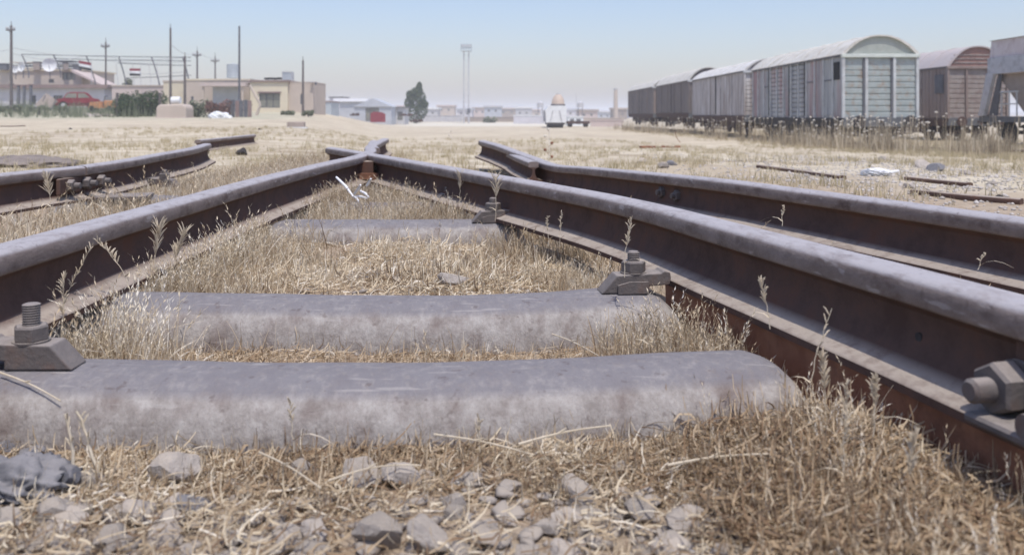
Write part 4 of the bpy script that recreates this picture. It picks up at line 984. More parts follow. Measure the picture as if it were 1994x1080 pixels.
# body local y: 0 .. 9.4 toward far end
mb = MB(); mb.prism([(-.2, 2.75), (-.2, 4.0), (8.7, 4.0), (8.95, 2.75), (8.1, 2.75), (8.1, 2.7)], (-w_, 0, 0), (0, 1, 0), (0, 0, 1), (1, 0, 0), 2 * w_)
mb.build('hopper_body', M['hop1'], t)
mb = MB()
for sx in (-1, 1): mb.box((sx * (w_ + .02), 4.4, 3.02), (.06, 9.0, .62))
mb.build('lower_band', M['hop2'], t)
mb = MB(); mb.prism([(-w_ - .08, 4.0), (w_ + .08, 4.0), (0, 4.22)], (0, -.3, 0), (1, 0, 0), (0, 0, 1), (0, 1, 0), 9.1); mb.build('roof', M['wpostd'], t)
mb = MB(); mb.prism([(8.75, 2.74), (7.0, 1.25), (3.2, 1.25), (.6, 2.74)], (-w_ + .25, 0, 0), (0, 1, 0), (0, 0, 1), (1, 0, 0), 2 * w_ - .5); mb.build('hopper_slope', M['hop3'], t)
for sx in (-1, 1):
    mb = MB(); mb.prism([(8.95, 2.75), (8.45, 2.75), (9.15, 1.1), (9.55, 1.1)], (sx * w_ - .07, 0, 0), (0, 1, 0), (0, 0, 1), (1, 0, 0), .14); mb.build('end_strut', M['hop2'], t)
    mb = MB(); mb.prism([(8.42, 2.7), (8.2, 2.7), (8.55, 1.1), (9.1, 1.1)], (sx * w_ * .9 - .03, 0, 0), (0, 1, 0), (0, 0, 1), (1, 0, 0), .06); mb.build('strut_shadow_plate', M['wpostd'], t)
mb = MB()
for y in (8.0, 7.5, 7.0): mb.tube([(-w_, y, 1.1), (-w_, y, 2.0)], .03, 6)
mb.tube([(-w_, 8.1, 2.0), (-w_, 6.9, 2.0)], .03, 6); mb.tube([(-w_, 8.1, 1.55), (-w_, 6.9, 1.55)], .02, 6); mb.build('handrail', M['wpost'], t)
mb = MB(); mb.box((0, 4.6, .97), (2 * w_, 10, .22)); mb.build('underframe', M['frame'], t)
for y in (8.6, 6.9, 1.5): wheelset(t, y, M['under'])
for sx in (-.87, .87):
    mb = MB(); mb.tube([(sx, 9.6, .95), (sx, 9.95, .95)], .08, 10); mb.tube([(sx, 9.95, .95), (sx, 10.0, .95)], .2, 16); mb.build('buffer', M['under'], t)
mb = MB()
for k in range(6): mb.tube([(-w_ - .03, 8.0, 1.15 + k * .26), (-w_ - .03, 8.32, 1.15 + k * .26)], .015, 5)
mb.build('ladder', M['wpostd'], t)
# running rails below the wagons
def siderail(x, label):
    rail([(x, 18.0, float(gz(x, 18)) + .12), (x, 30, float(gz(x, 30)) + .05), (x, 60, -.78), (x, 95, -.93)], label, 'siding rails under the wagons', .8, 'rail', 'rail')
siderail(WX - .72, 'left rail of the siding under the row of wagons'); siderail(WX + .72, 'right rail of the siding under the row of wagons')

# white hopper with a tan cone, far centre
Y = 94; zb = float(gz(PX(1083, Y), Y))
M['white'] = mat('white_paint', (.78, .79, .78), (.68, .69, .68), 2, .7, c3=(.5, .5, .48), c3scale=3, c3amt=.4)
M['tan'] = mat('tan_cover', (.55, .45, .36), (.48, .38, .31), 2, .85)
t = thing('silo_wagon', 'small white wagon with a tan domed top, far off left of the wagon row', 'railway wagon', (PX(1083, Y), Y, zb))
w_ = 1.08
mb = MB(); mb.prism([(-w_, .55), (-w_ * 1.06, 1.9), (-w_ * .75, 2.4), (w_ * .8, 2.4), (w_ * 1.06, 2.2), (w_, .55)], (0, 0, 0), (1, 0, 0), (0, 0, 1), (0, 1, 0), 7); mb.build('body', M['white'], t)
for sx in (-1, 1): MB().tube([(sx * .35, -.04, 1.9), (sx * .62, -.04, .7)], .05, 6).build('end_rib', M['hop2'], t)
for k in range(5): MB().box((-w_ * 1.05, .6 + k * 1.4, 1.3), (.1, .12, 1.3)).build('side_rib', M['hop2'], t)
mb = MB(); mb.tube([(.25, 1, 2.4), (.25, 1, 2.55)], [.78, .82], 24); mb.build('rim', M['wpostd'], t)
mb = MB(); mb.tube([(.25, 1, 2.55), (.25, 1, 3.0), (.25, 1, 3.35), (.25, 1, 3.6)], [.72, .66, .5, .3], 24); d_ = mb.build('dome', M['tan'], t, smooth=40)
MB().tube([(.25, 1, 3.6), (.25, 1, 3.72)], .2, 12).build('hatch', M['hop2'], d_)
MB().box((0, 3, .45), (1.9, 6, .25)).build('underframe', M['under'], t)
for y in (.8, 5): wheelset_ = MB().tube([(-.8, y, .25), (.8, y, .25)], .28, 16).build('wheelset', M['under'], t)

# ================================================================ far buildings
M['cream'] = mat('cream_wall', (.66, .59, .44), (.60, .52, .40), .8, .9, 0, .1, 6)
M['tanw'] = mat('tan_wall', (.52, .44, .37), (.46, .39, .33), .8, .9, 0, .1, 6)
M['lilac'] = mat('whitewashed_wall', (.58, .56, .58), (.50, .48, .50), .8, .9)
M['pink'] = mat('faded_pink_wall', (.56, .46, .42), (.50, .42, .38), .8, .9)
M['grey'] = mat('grey_sheet', (.40, .42, .45), (.47, .49, .52), 1, .7)
M['steelg'] = mat('galvanised_tank', (.38, .42, .44), (.44, .48, .50), 2, .55)
M['roofbrown'] = mat('brown_roof_edge', (.28, .20, .18), (.22, .16, .15), 1, .9)
M['wood'] = mat('dark_wood_pole', (.10, .085, .085), (.15, .13, .12), 3, .9)
M['glass'] = mat('dusty_window_glass', (.19, .19, .16), (.27, .26, .21), 1.5, .3, spec=.5)
M['red'] = mat('dull_red_paint', (.20, .02, .035), (.26, .04, .05), 3, .5)
M['orange'] = mat('orange_paint', (.55, .25, .11), (.42, .2, .1), 3, .8, c3=(.4, .35, .28), c3scale=3, c3amt=.6)
M['black'] = mat('black_rubber', (.02, .02, .02), (.035, .035, .035), 5, .8)

def bldg(name, label, x0, x1, ytop, ybase, Y, depth, wall, roofm, wins=(), door=None, over=.15, slab=.15, cat='building', group=None, gable=0.0, extra=1.2):
    """wins: (px0,px1,py0,py1) openings on the facade"""
    X0, X1 = PX(x0, Y), PX(x1, Y); zb, zt = PZ(ybase, Y), PZ(ytop, Y)
    t = thing(name, label, cat, ((X0 + X1) / 2, Y, zb), 0, group); W = X1 - X0; Hh = zt - zb
    mb = MB()
    # facade split around openings so windows are recessed
    cuts = sorted([((PX(a, Y) - (X0 + X1) / 2), (PX(b, Y) - (X0 + X1) / 2), PZ(d, Y) - zb, PZ(c, Y) - zb) for a, b, c, d in wins])
    x = -W / 2
    for (a, b, z0, z1) in cuts:
        mb.box(((x + a) / 2, .1, Hh / 2 - extra / 2), (a - x, .2, Hh + extra))
        mb.box(((a + b) / 2, .1, (z0 - extra) / 2), (b - a, .2, z0 + extra)); mb.box(((a + b) / 2, .1, (z1 + Hh) / 2), (b - a, .2, Hh - z1)); x = b
    mb.box(((x + W / 2) / 2, .1, Hh / 2 - extra / 2), (W / 2 - x, .2, Hh + extra))
    for sx in (-1, 1): mb.box((sx * (W / 2 - .1), depth / 2 + .1, Hh / 2 - extra / 2), (.2, depth - .2, Hh + extra))
    mb.box((0, depth - .1, Hh / 2 - extra / 2), (W - .4, .2, Hh + extra)); mb.build('wall', wall, t)
    if gable > 0:
        mb = MB(); mb.prism([(-W / 2 - over, Hh), (0, Hh + gable), (W / 2 + over, Hh)], (0, -over, 0), (1, 0, 0), (0, 0, 1), (0, 1, 0), depth + 2 * over)
    else:
        mb = MB(); mb.box((0, depth / 2, Hh + slab / 2), (W + 2 * over, depth + 2 * over, slab))
    mb.build('roof', roofm, t)
    for (a, b, z0, z1) in cuts:
        fr = MB(); c = (a + b) / 2; f_ = .05
        fr.box((a + f_ / 2, .06, (z0 + z1) / 2), (f_, .08, z1 - z0)); fr.box((b - f_ / 2, .06, (z0 + z1) / 2), (f_, .08, z1 - z0))
        fr.box((c, .06, z1 - f_), (b - a - .1, .08, 2 * f_)); fr.box((c, .06, z0 + f_ / 2), (b - a - .1, .08, f_))
        for k in (1, 2): fr.box((a + (b - a) * k / 3, .065, (z0 + z1) / 2), (f_, .07, z1 - z0 - .15))
        w1 = fr.build('window', M['wpostd'], t); MB().box((c, .14, (z0 + z1) / 2), (b - a, .02, z1 - z0)).build('pane', M['glass'], w1)
    return t
def cyl_thing(name, label, cat, px, ytop, ybase, Y, wpx, m, lid=True, group=None):
    r = wpx / 2 / F * Y; zb = PZ(ybase, Y); h = PZ(ytop, Y) - zb
    t = thing(name, label, cat, (PX(px, Y), Y, zb), 0, group)
    mb = MB(); pts = []; rs_ = []
    for k in range(13): pts.append((0, 0, h * k / 12)); rs_.append(r * (1 if k % 3 else 1.03))
    mb.tube(pts, rs_, 20); mb.build('shell', m, t, smooth=30)
    MB().tube([(0, 0, h), (0, 0, h * 1.06)], [r * .98, r * .3], 20).build('lid', m, t); MB().tube([(r, 0, 0), (r, 0, h * .9)], .03, 6).build('pipe', M['wpostd'], t)
    return t
def at_g(px, Y): return float(gz(PX(px, Y), Y))

# cream house
b = bldg('house', 'cream house with a dark three-pane window, centre left', 487, 560, 160, 223, 75, 6, M['cream'], M['roofbrown'], [(505, 545, 181, 210)])
# trim over window
MB().box((PX(525, 75) - PX(523.5, 75), -.04, PZ(180, 75) - PZ(223, 75)), (2.0, .14, .12)).build('lintel', M['roofbrown'], b)
bldg('annex', 'plain tan annex right of the cream house', 561, 610, 161, 223, 75.3, 5, M['tanw'], M['tanw'], over=.02, slab=.06, wins=[(585, 590, 183, 203)])
bldg('building', 'long low cream building left of the house', 360, 486, 157, 222, 76.5, 7, M['tanw'], M['cream'], [(372, 377, 188, 200)], over=.05)
t = thing('garage', 'open grey garage bay with pale canopy before the long cream building', 'garage', (PX(437, 75), 75, PZ(222, 75)))
MB().box((0, .6, 1.2), (PX(464, 75) - PX(410, 75), .1, 2.4)).build('shutter', M['grey'], t)
MB().box((0.1, 0, 2.5), (PX(488, 75) - PX(400, 75), 1.6, .3)).build('canopy', M['pink'], t)
for x in (-1.6, 1.75): MB().box((x, -.6, 1.15), (.14, .14, 2.4)).build('post', M['tanw'], t)
cyl_thing('water_tank', 'tall galvanised water tank on the cream building roof', 'water tank', 454, 126, 152, 77.5, 24, M['steelg'])
# blue frame tank on annex roof
Y = 77; t = thing('tank_frame', 'small pale blue tank in a frame on the annex roof', 'water tank', (PX(561, Y), Y, PZ(158, Y)))
MB().box((0, 0, .42), (.8, .6, .66)).build('tank', M['steelg'], t)
mb = MB()
for x in (-.42, .42):
    for y in (-.32, .32): mb.box((x, y, .4), (.05, .05, .85))
mb.box((0, -.33, .82), (.9, .05, .05)); mb.build('frame', M['hop2'], t)
# tyre bundle on roof
t = thing('tyre_pile', 'row of dark tyres on the roof edge of the cream house', 'tyres', (PX(537, 77), 77, PZ(158, 77) + .1), 0)
for k in range(5):
    mb = MB(); pts = [(-.75 + k * .36 + .2 * math.cos(a), .2 * math.sin(a), .1 + .02 * (k % 2)) for a in np.linspace(0, 6.28, 14)]; mb.tube(pts, .09, 6, False); mb.build('tyre', M['black'], t)
t = thing('roof_lamp', 'small box lamp on a bracket at the annex roof corner', 'lamp', (PX(606, 75), 75.2, PZ(161, 75)))
MB().box((.2, -.1, .05), (.5, .3, .08)).build('housing', M['hop2'], t); MB().box((.36, -.1, -.1), (.12, .2, .2)).build('lens', M['wpostd'], t)
# middle flat building behind frames
bldg('building', 'low pinkish block behind the green hedge', 218, 400, 168, 222, 84, 6, M['pink'], M['tanw'], [(318, 326, 182, 196), (340, 352, 178, 194)], over=.1, slab=.1)
bldg('building', 'small cream block behind the wooden pole, left of centre', 318, 362, 160, 215, 80, 4, M['cream'], M['tanw'], over=.05)
# left building
b = bldg('building', 'whitewashed low building with a brown roof edge at far left', -60, 204, 172, 212, 88, 9, M['lilac'], M['roofbrown'], [(104, 122, 186, 204), (128, 136, 188, 200), (60, 70, 186, 204)], over=.5, slab=.35)
bldg('building', 'tan upper storey behind the whitewashed building with dark windows', -60, 160, 138, 170, 99, 8, M['tanw'], M['cream'], [(121, 146, 141, 156), (95, 105, 154, 162), (4, 20, 128, 133)][:2], over=.2, extra=3)
t = thing('shed_roof', 'sloping pale lean-to roof at the right of the tan upper storey', 'roof', (PX(160, 97), 97, PZ(165, 97)))
mb = MB(); mb.prism([(-1.2, 1.7), (2.2, 0), (2.2, -.15), (-1.2, 1.4)], (0, 0, 0), (1, 0, 0), (0, 0, 1), (0, 1, 0), 4); mb.build('roof_sheet', M['pink'], t)
MB().box((2.1, .2, -1.5), (.15, .15, 3)).build('post', M['tanw'], t)
for (x, y0) in ((22, 205), (36, 207), (47, 208), (60, 206)):
    Y = 85; t = thing('post', {22: 'leftmost dark post before the whitewashed building', 36: 'second dark post from the left before the whitewashed building', 47: 'third dark post from the left before the whitewashed building', 60: 'rightmost dark post before the whitewashed building'}[x], 'post', (PX(x, Y), Y, PZ(y0 + 4, Y)), 0, 'dark posts before the whitewashed building')
    MB().box((0, 0, 1.1), (.22, .22, 2.2), None, .02).build('shaft', M['wpostd'], t); MB().box((0, 0, 2.25), (.34, .34, .1)).build('cap', M['roofbrown'], t)
# satellite dishes, roof clutter
def dish(px, py, Y, r, label, tilt):
    t = thing('satellite_dish', label, 'satellite dish', (PX(px, Y), Y, PZ(py, Y)), tilt, 'satellite dishes on the left roofs')
    mb = MB(); n = 20; rings = 5; vs_ = []
    for k in range(rings + 1):
        rr = r * k / rings
        for a in range(n): th = 2 * math.pi * a / n; vs_.append((rr * math.cos(th), -.35 * rr * rr / r, rr * math.sin(th) + r))
    fs = [(k * n + a, k * n + (a + 1) % n, (k + 1) * n + (a + 1) % n, (k + 1) * n + a) for k in range(rings) for a in range(n)]
    vs2 = [(x, y + .04, z) for x, y, z in vs_]; nn = len(vs_)
    mb.add(vs_ + vs2, fs + [tuple(i + nn for i in f_[::-1]) for f_ in fs] + [(rings * n + a, rings * n + (a + 1) % n, rings * n + (a + 1) % n + nn, rings * n + a + nn) for a in range(n)]); mb.build('reflector', M['white'], t)
    MB().tube([(0, .1, -.7), (0, .1, r)], .05, 6).build('mast', M['wpostd'], t); MB().tube([(0, 0, r * .1), (0, -.6 * r, r)], .03, 5).build('feed_arm', M['wpostd'], t)
dish(97, 140, 97, .75, 'large pale satellite dish standing on the tan roof', .3)
dish(44, 140, 97, .55, 'small satellite dish left of the large one', -.4)
dish(30, 142, 97.5, .4, 'smallest satellite dish beside the leftmost utility pole', .2)
t = thing('sheet_stack', 'layered grey metal sheets stacked on the tan roof', 'metal sheets', (PX(105, 99), 99, PZ(138, 99) + .15))
for k in range(4): MB().box((1.2 - .1 * k, 1, .12 + k * .28), (3.8 - .5 * k, 2.4, .09), .04 * k).build('sheet', M['wpostd'] if k % 2 else M['lilac'], t)
t = thing('sheet_stack', 'long dark metal sheets on the roof behind the small dishes', 'metal sheets', (PX(60, 100), 100, PZ(138, 100) + .15))
for k in range(3): MB().box((-.3, 1, .12 + k * .33), (4.4 - .5 * k, 2.4, .10), -.03 * k).build('sheet', M['wpostd'] if k % 2 else M['tanw'], t)

# pipe frame (slanted posts and rails) and flags
Y = 90
t = thing('pipe_frame', 'long pergola frame of thin slanted pipes above the left roofs', 'pipe frame', (PX(230, Y), Y, PZ(172, Y)))
o_ = Vector((PX(230, Y), Y, PZ(172, Y)))
def pp(x, y, dY=0): return Vector((PX(x, Y), Y + dY, PZ(y, Y))) - o_
for (a, b) in (((42, 106), (56, 140)), ((104, 107), (118, 140)), ((168, 109), (185, 158)), ((231, 110), (248, 172)), ((295, 111), (311, 166)), ((356, 112), (370, 168))):
    MB().tube([pp(*a), pp((a[0] + b[0]) / 2 + 1, (a[1] + b[1]) / 2), pp(b[0], b[1]), pp(b[0], b[1] + 12)], .07, 6).build('slanted_post', M['wpostd'], t)
for y0, y1, x0 in ((106, 112, 42), (114, 119, 104), (123, 128, 230), (152, 147, 246)):
    MB().tube([pp(x0, y0), pp(200 if x0 < 180 else 300, (y0 + y1) / 2 + 1), pp(372, y1)], .04, 5).build('cross_pipe', M['wpostd'], t)
for x in (226, 258, 290, 305): MB().tube([pp(x, 124), pp(x + 4, 168)], .035, 5).build('upright', M['hop2'], t)
def flag(px, py, Y, s, label, rot):
    t = thing('flag', label, 'flag', (PX(px, Y), Y, PZ(py, Y)), 0, 'small striped flags')
    MB().tube([(0, 0, -2.6), (0, 0, 1.1)], .03, 6).build('staff', M['hop2'], t)
    for k, m in enumerate((M['red'], M['white'], M['black'])):
        mb = MB(); vs_ = []; n = 8
        for i in range(n + 1):
            f_ = i / n; xx = -s * 1.5 * f_; yy = .12 * math.sin(f_ * 6); dz = rot * f_
            for zz in (0, 1): vs_ += [(xx, yy, s * (1 - (k + zz) / 3) + dz), (xx, yy + .015, s * (1 - (k + zz) / 3) + dz)]
        fs = []
        for i in range(n):
            a = i * 4; fs += [(a, a + 4, a + 6, a + 2), (a + 1, a + 3, a + 7, a + 5)]
        mb.add(vs_, fs); mb.build(['red_stripe', 'white_stripe', 'black_stripe'][k], m, t)
flag(178, 139, 89, .85, 'striped red, white and black flag blowing left, nearer the left roofs', .25)
flag(274, 148, 89, .75, 'striped red, white and black flag hanging above the hedge', .0)

# utility poles
def pole(px, ytop, ybase, Y, wpx, label, arms=1, group='poles behind the yard', m=None, sticks=True, thickbase=False):
    zb = PZ(ybase, Y); h = PZ(ytop, Y) - zb; r = wpx / 2 / F * Y
    t = thing('utility_pole', label, 'pole', (PX(px, Y), Y, zb), 0, group); m = m or M['wood']
    MB().tube([(0, 0, -.5), (0, 0, h)], [r * 1.15, r * .8], 10).build('shaft', m, t)
    if arms:
        aw = 8.5 / F * Y
        z = h - 9 / F * Y
        mb = MB(); mb.box((0, -r, z), (2 * aw, .12, .12)); mb.tube([(-aw * .6, -r, z), (0, -r, z - aw * .6)], .03, 5); mb.tube([(aw * .6, -r, z), (0, -r, z - aw * .6)], .03, 5); a = mb.build('crossarm', m, t)
        for x in (-aw * .9, -aw * .5, aw * .5, aw * .9): MB().tube([(x, -r, z + .05), (x, -r, z + .2), (x, -r, z + .3)], [.05, .08, .04], 8).build('insulator', M['wpost'], a)
    if sticks: MB().tube([(0, 0, h), (0, 0, h + 8 / F * Y)], .03, 5).build('spike', m, t)
    if thickbase: MB().tube([(0, 0, 0), (0, 0, 35 / F * Y), (0, 0, 38 / F * Y)], [r * 2.4, r * 2.4, r * 1.2], 12).build('base_sleeve', m, t)
    return t
pole(22, 50, 208, 80, 5.5, 'leftmost utility pole with a crossarm, before the dishes')
pole(206, 82, 205, 95, 3.5, 'utility pole with crossarm rising over the roof edge, right of the first')
pole(332, 55, 200, 78, 4.5, 'tall dark pole with brackets behind the beige tank', 0)
pole(384, 99, 165, 105, 3.5, 'short utility pole with crossarm behind the long building, left of two')
pole(419, 110, 165, 115, 3, 'shortest utility pole with crossarm behind the long building, right of two')
pole(360, 110, 200, 72, 5, 'thick dark post that holds the horizontal wires', 0)
pole(466, 51, 232, 66, 4.5, 'tall plain steel pole with a dark sleeve before the long building', 0, m=M['wpostd'], sticks=False, thickbase=True)
pole(590, 118, 222, 73, 4.5, 'plain dark pole in front of the tan annex', 0)
t = None
def wire(p, label):
    a = Vector((PX(p[0][0], p[0][2]), p[0][2], PZ(p[0][1], p[0][2]))); b = Vector((PX(p[1][0], p[1][2]), p[1][2], PZ(p[1][1], p[1][2]))); n = 16
    t = thing('power_line', label, 'wire', a, 0, 'thin overhead wires at left')
    MB().tube([(b - a) * (i / n) + Vector((0, 0, -p[2] * math.sin(math.pi * i / n))) for i in range(n + 1)], .022, 5).build('cable', M['hop2'], t)
wire(((22, 93, 80), (206, 108, 95), .35), 'sagging wire from the leftmost pole to the second pole')
wire(((-40, 100, 80), (22, 97, 80), .1), 'short wire leaving the leftmost pole toward the frame edge')
wire(((206, 112, 95), (360, 113, 72), .2), 'upper wire from the second pole to the thick dark post')
wire(((206, 118, 95), (360, 121, 72), .2), 'middle wire from the second pole to the thick dark post')
wire(((22, 104, 80), (168, 110, 90), .5), 'low sagging wire from the leftmost pole to the pipe frame')
wire(((332, 86, 78), (384, 101, 105), .6), 'sagging wire from the tall bracket pole to the pole behind the long building')
wire(((384, 101, 105), (419, 112, 115), .3), 'short wire between the two poles behind the long building')
for i, (x, w_, h__) in enumerate(((8, .9, .7), (72, .7, .9), (150, .8, .5), (128, .5, .8))):
    Y = 98.5; t = thing('roof_crate', ['low dark crate on the tan roof at the far left edge', 'dark crate between the satellite dishes', 'low crate at the right end of the tan roof', 'tall narrow crate right of the stacked sheets'][i], 'crate', (PX(x, Y), Y, PZ(137, Y)), .2 * i)
    MB().box((0, 0, h__ / 2), (w_, .6, h__), None, .03).build('box', M['hop3'] if i % 2 else M['wpostd'], t); MB().box((0, 0, h__ + .03), (w_ + .1, .7, .06)).build('lid', M['wpostd'], t)
wire(((248, 142, 90), (360, 140, 72), .15), 'lowest wire ending at the thick dark post')

# hedge, shrubs and trees
def leaf_cloud(n, fn, size, seed):
    r = np.random.default_rng(seed); P = np.array([fn(r) for _ in range(n)]); V = np.zeros((n, 4, 3))
    a = r.normal(size=(n, 3)); a /= np.linalg.norm(a, axis=1)[:, None]; b = np.cross(a, r.normal(size=(n, 3))); b /= np.linalg.norm(b, axis=1)[:, None]
    s = size * r.uniform(.6, 1.4, (n, 1)); V[:, 0] = P - a * s; V[:, 1] = P + b * s * .5; V[:, 2] = P + a * s; V[:, 3] = P - b * s * .5
    return V.reshape(-1, 3), np.arange(4 * n).reshape(n, 4), np.repeat(r.random(n), 4)
M['leafd'] = tint_mat('dark_leaves', [(.045, .075, .04), (.075, .11, .055), (.11, .14, .07)], trans=.15)
M['leafr'] = tint_mat('reddish_twigs', [(.16, .08, .07), (.22, .13, .11), (.28, .2, .16)], trans=.1)
def tree(px, ybase, ytop, Y, wpx, label, lm, seed=1, n=2600, lobes=None, name='tree', cat='tree', lean=0, trunkh=.15, group=None, leaf=.16):
    zb = PZ(ybase, Y); h = PZ(ytop, Y) - zb; w2 = wpx / 2 / F * Y; r0 = random.Random(seed)
    t = thing(name, label, cat, (PX(px, Y), Y, zb), 0, group)
    mb = MB(); mb.tube([(0, 0, -.3), (.03 * w2, 0, h * .4), (0, 0, h * .75)], [.07 * w2 + .06, .05 * w2 + .03, .02], 8)
    for k in range(7):
        a = k * 2.4; z0 = h * (.2 + .08 * k); mb.tube([(0, 0, z0), (math.cos(a) * w2 * .5, math.sin(a) * w2 * .5, z0 + h * .18)], [.05 * w2, .015], 6)
    mb.build('trunk', M['wood'], t)
    if lobes is None:
        lobes = []
        for k in range(16):
            f_ = trunkh + .05 + (1 - trunkh - .12) * (k / 15); wr = math.sin(math.pi * (.18 + .75 * (1 - f_) ** .8)) if f_ > .3 else .8
            a = k * 2.4; lobes.append((math.cos(a) * w2 * .55 * wr, math.sin(a) * w2 * .5 * wr, h * f_, w2 * (.28 + .25 * wr)))
    def fn(r):
        l = lobes[r.integers(0, len(lobes))]; d = r.normal(size=3); d /= np.linalg.norm(d); q_ = l[3] * (.5 + .55 * r.random() ** .5)
        return (l[0] + d[0] * q_, l[1] + d[1] * q_, l[2] + d[2] * q_ * 1.15)
    V, Fq, T = leaf_cloud(n, fn, leaf, seed); arr_mesh('crown', V, Fq, lm, t, tint=T)
    return t
h_ = 6.6; w2 = 1.95
lob = [(0, 0, 1.2, 1.5), (-.9, 0, 1.9, 1.1), (.9, .2, 1.8, 1.1), (1.2, 0, 2.9, .75), (-1.3, .1, 3.0, .8), (-.9, 0, 3.9, .85), (0, 0, 3.2, 1.2), (.7, 0, 4.0, .9), (-1.2, 0, 4.6, .5), (.25, 0, 5.1, .8), (.45, 0, 5.9, .5), (-.3, 0, 4.7, .8), (.5, 0, 6.3, .3), (1.7, 0, 2.9, .3)]
lob = [(a, b_, c + .2, d) for a, b_, c, d in lob]
tree(811, 238, 162, 150, 44, 'dense dark green tree standing alone beside the sheds, left of the light tower', M['leafd'], 3, 5200, lob, leaf=.17)
def shrub(px, ybase, ytop, Y, wpx, label, lm, seed, n=1500, name='shrub', group=None, leaf=.12):
    w2 = wpx / 2 / F * Y; zb = PZ(ybase, Y); h = PZ(ytop, Y) - zb; r = random.Random(seed)
    lobes = [(r.uniform(-.8, .8) * w2, r.uniform(-.3, .3) * w2, r.uniform(.15, .75) * h, r.uniform(.25, .4) * min(h, 2 * w2)) for _ in range(14)]
    return tree(px, ybase, ytop, Y, wpx, label, lm, seed, n, lobes, name, 'shrub', group=group, leaf=leaf)
shrub(270, 230, 180, 60, 84, 'dark green hedge clump behind the yard, right of the orange barrier', M['leafd'], 11, 3800, 'hedge', leaf=.09)
shrub(247, 225, 176, 61, 40, 'taller dark hedge clump at the left end of the hedge', M['leafd'], 12, 1500, 'hedge', leaf=.09)
shrub(385, 228, 196, 58, 50, 'dark shrub right of the beige tank', M['leafg'], 13, 1100, leaf=.09)
shrub(425, 225, 197, 57.5, 50, 'reddish brown shrub before the garage', M['leafr'], 14, 1200, leaf=.08)
shrub(248, 172, 152, 96, 14, 'small dark palm-like shrub top above the pink block', M['leafg'], 15, 400)
shrub(955, 240, 228, 160, 30, 'low green bush in the far centre', M['leafg'], 16, 350, leaf=.2)
for i, (x, w1) in enumerate(((20, 50), (75, 46), (120, 30), (350, 40), (600, 26), (560, 30))):
    shrub(x, 216 if x < 200 else 226, 206 if x < 200 else 216, 66, w1, ['pale green weeds at the foot of the far left posts', 'pale green weeds below the leaning sheet', 'pale weeds before the red car', 'dry weeds behind the beige tank', 'dry weeds at the foot of the tan annex', 'dry weeds below the cream house'][i], M['leafg'], 30 + i, 500, 'weed_clump', leaf=.1)
# hedge posts
for x in (228, 311):
    Y = 59.5; t = thing('post', 'brown wooden post at the %s end of the hedge' % ('left' if x < 300 else 'right'), 'post', (PX(x, Y), Y, PZ(231, Y)), 0)
    MB().box((0, 0, .85), (.12, .12, 1.7), None, .01).build('shaft', M['wood'], t); MB().box((0, 0, 1.72), (.16, .16, .05)).build('cap', M['wood'], t)
# beige round tank + white barrel
Y = 56; zb = PZ(233, Y); r = 29 / F * Y
t = thing('ground_tank', 'beige rounded tank on the ground with a white drum on top', 'tank', (PX(341, Y), Y, zb))
mb = MB(); mb.prism([(-r, -.1), (-r, .72), (-r * .9, .88), (-r * .7, .97), (r * .72, .98), (r * .9, .9), (r, .74), (r, -.1)], (0, -.7, 0), (1, 0, 0), (0, 0, 1), (0, 1, 0), 1.4); o = mb.build('shell', M['tanw'], t)
bv = o.modifiers.new('b', 'BEVEL'); bv.width = .1; bv.segments = 3; bv.limit_method = 'ANGLE'
MB().box((0, 0, .1), (2 * r + .06, 1.46, .14)).build('plinth', M['pink'], t)
t = thing('drum', 'white drum lying on the beige tank', 'drum', (PX(343, Y), Y, PZ(200, Y) - .1))
MB().tube([(-.28, 0, .25), (.28, 0, .25)], .22, 16).build('barrel', M['white'], t)
for x in (-.15, .15): MB().tube([(x - .02, 0, .25), (x + .02, 0, .25)], .235, 16).build('hoop', M['white'], t)
# sheet, fence panel, leaning pipe
crumple('tarpaulin', 'pale tarpaulin heap on the ground before the garage', (PX(428, 55), 55, PZ(231, 55)), (.62, .4, .38), M['white'], 33, 'tarpaulin', .25)
Y = 58; t = thing('fence', 'dark sheet fence panel at the foot of the steel pole', 'fence', (PX(462, Y), Y, PZ(231, Y)))
for k in range(7): MB().box((-.85 + k * .28, .02 * (k % 2), .58 + .03 * (k % 3)), (.25, .04, 1.2)).build('panel', M['wpostd'] if k % 3 else M['roofbrown'], t)
MB().box((0, .05, .9), (2.0, .05, .06)).build('rail', M['wood'], t)
Y = 64; a = Vector((PX(486, Y), Y, PZ(166, Y))); b = Vector((PX(505, Y), Y, PZ(200, Y))); c = Vector((PX(497, Y), Y, PZ(232, Y)))
t = thing('downpipe', 'bent pipe leaning from the roof of the cream house to the ground', 'pipe', c)
MB().tube([a - c, b - c, b - c + Vector((.05, 0, -.2)), (0, 0, 0)], [.09, .09, .09, .12], 8).build('tube', M['tanw'], t); MB().tube([(0, 0, -.1), (0, 0, .25)], .16, 8).build('foot', M['pink'], t)
# leaning sheet at left
Y = 70; t = thing('leaning_panel', 'grey board panel leaning on a trestle left of the red car', 'board', (PX(88, Y), Y, PZ(216, Y)))
MB().box((0, .2, .62), (1.15, .06, 1.25), Matrix.Rotation(R(35), 4, 'Y') @ Matrix.Rotation(R(-20), 4, 'X')).build('board', M['hop3'], t)
for x in (-.5, .45): MB().tube([(x, 0, 0), (x + .35, .3, 1.25)], .04, 6).build('leg', M['wpostd'], t)
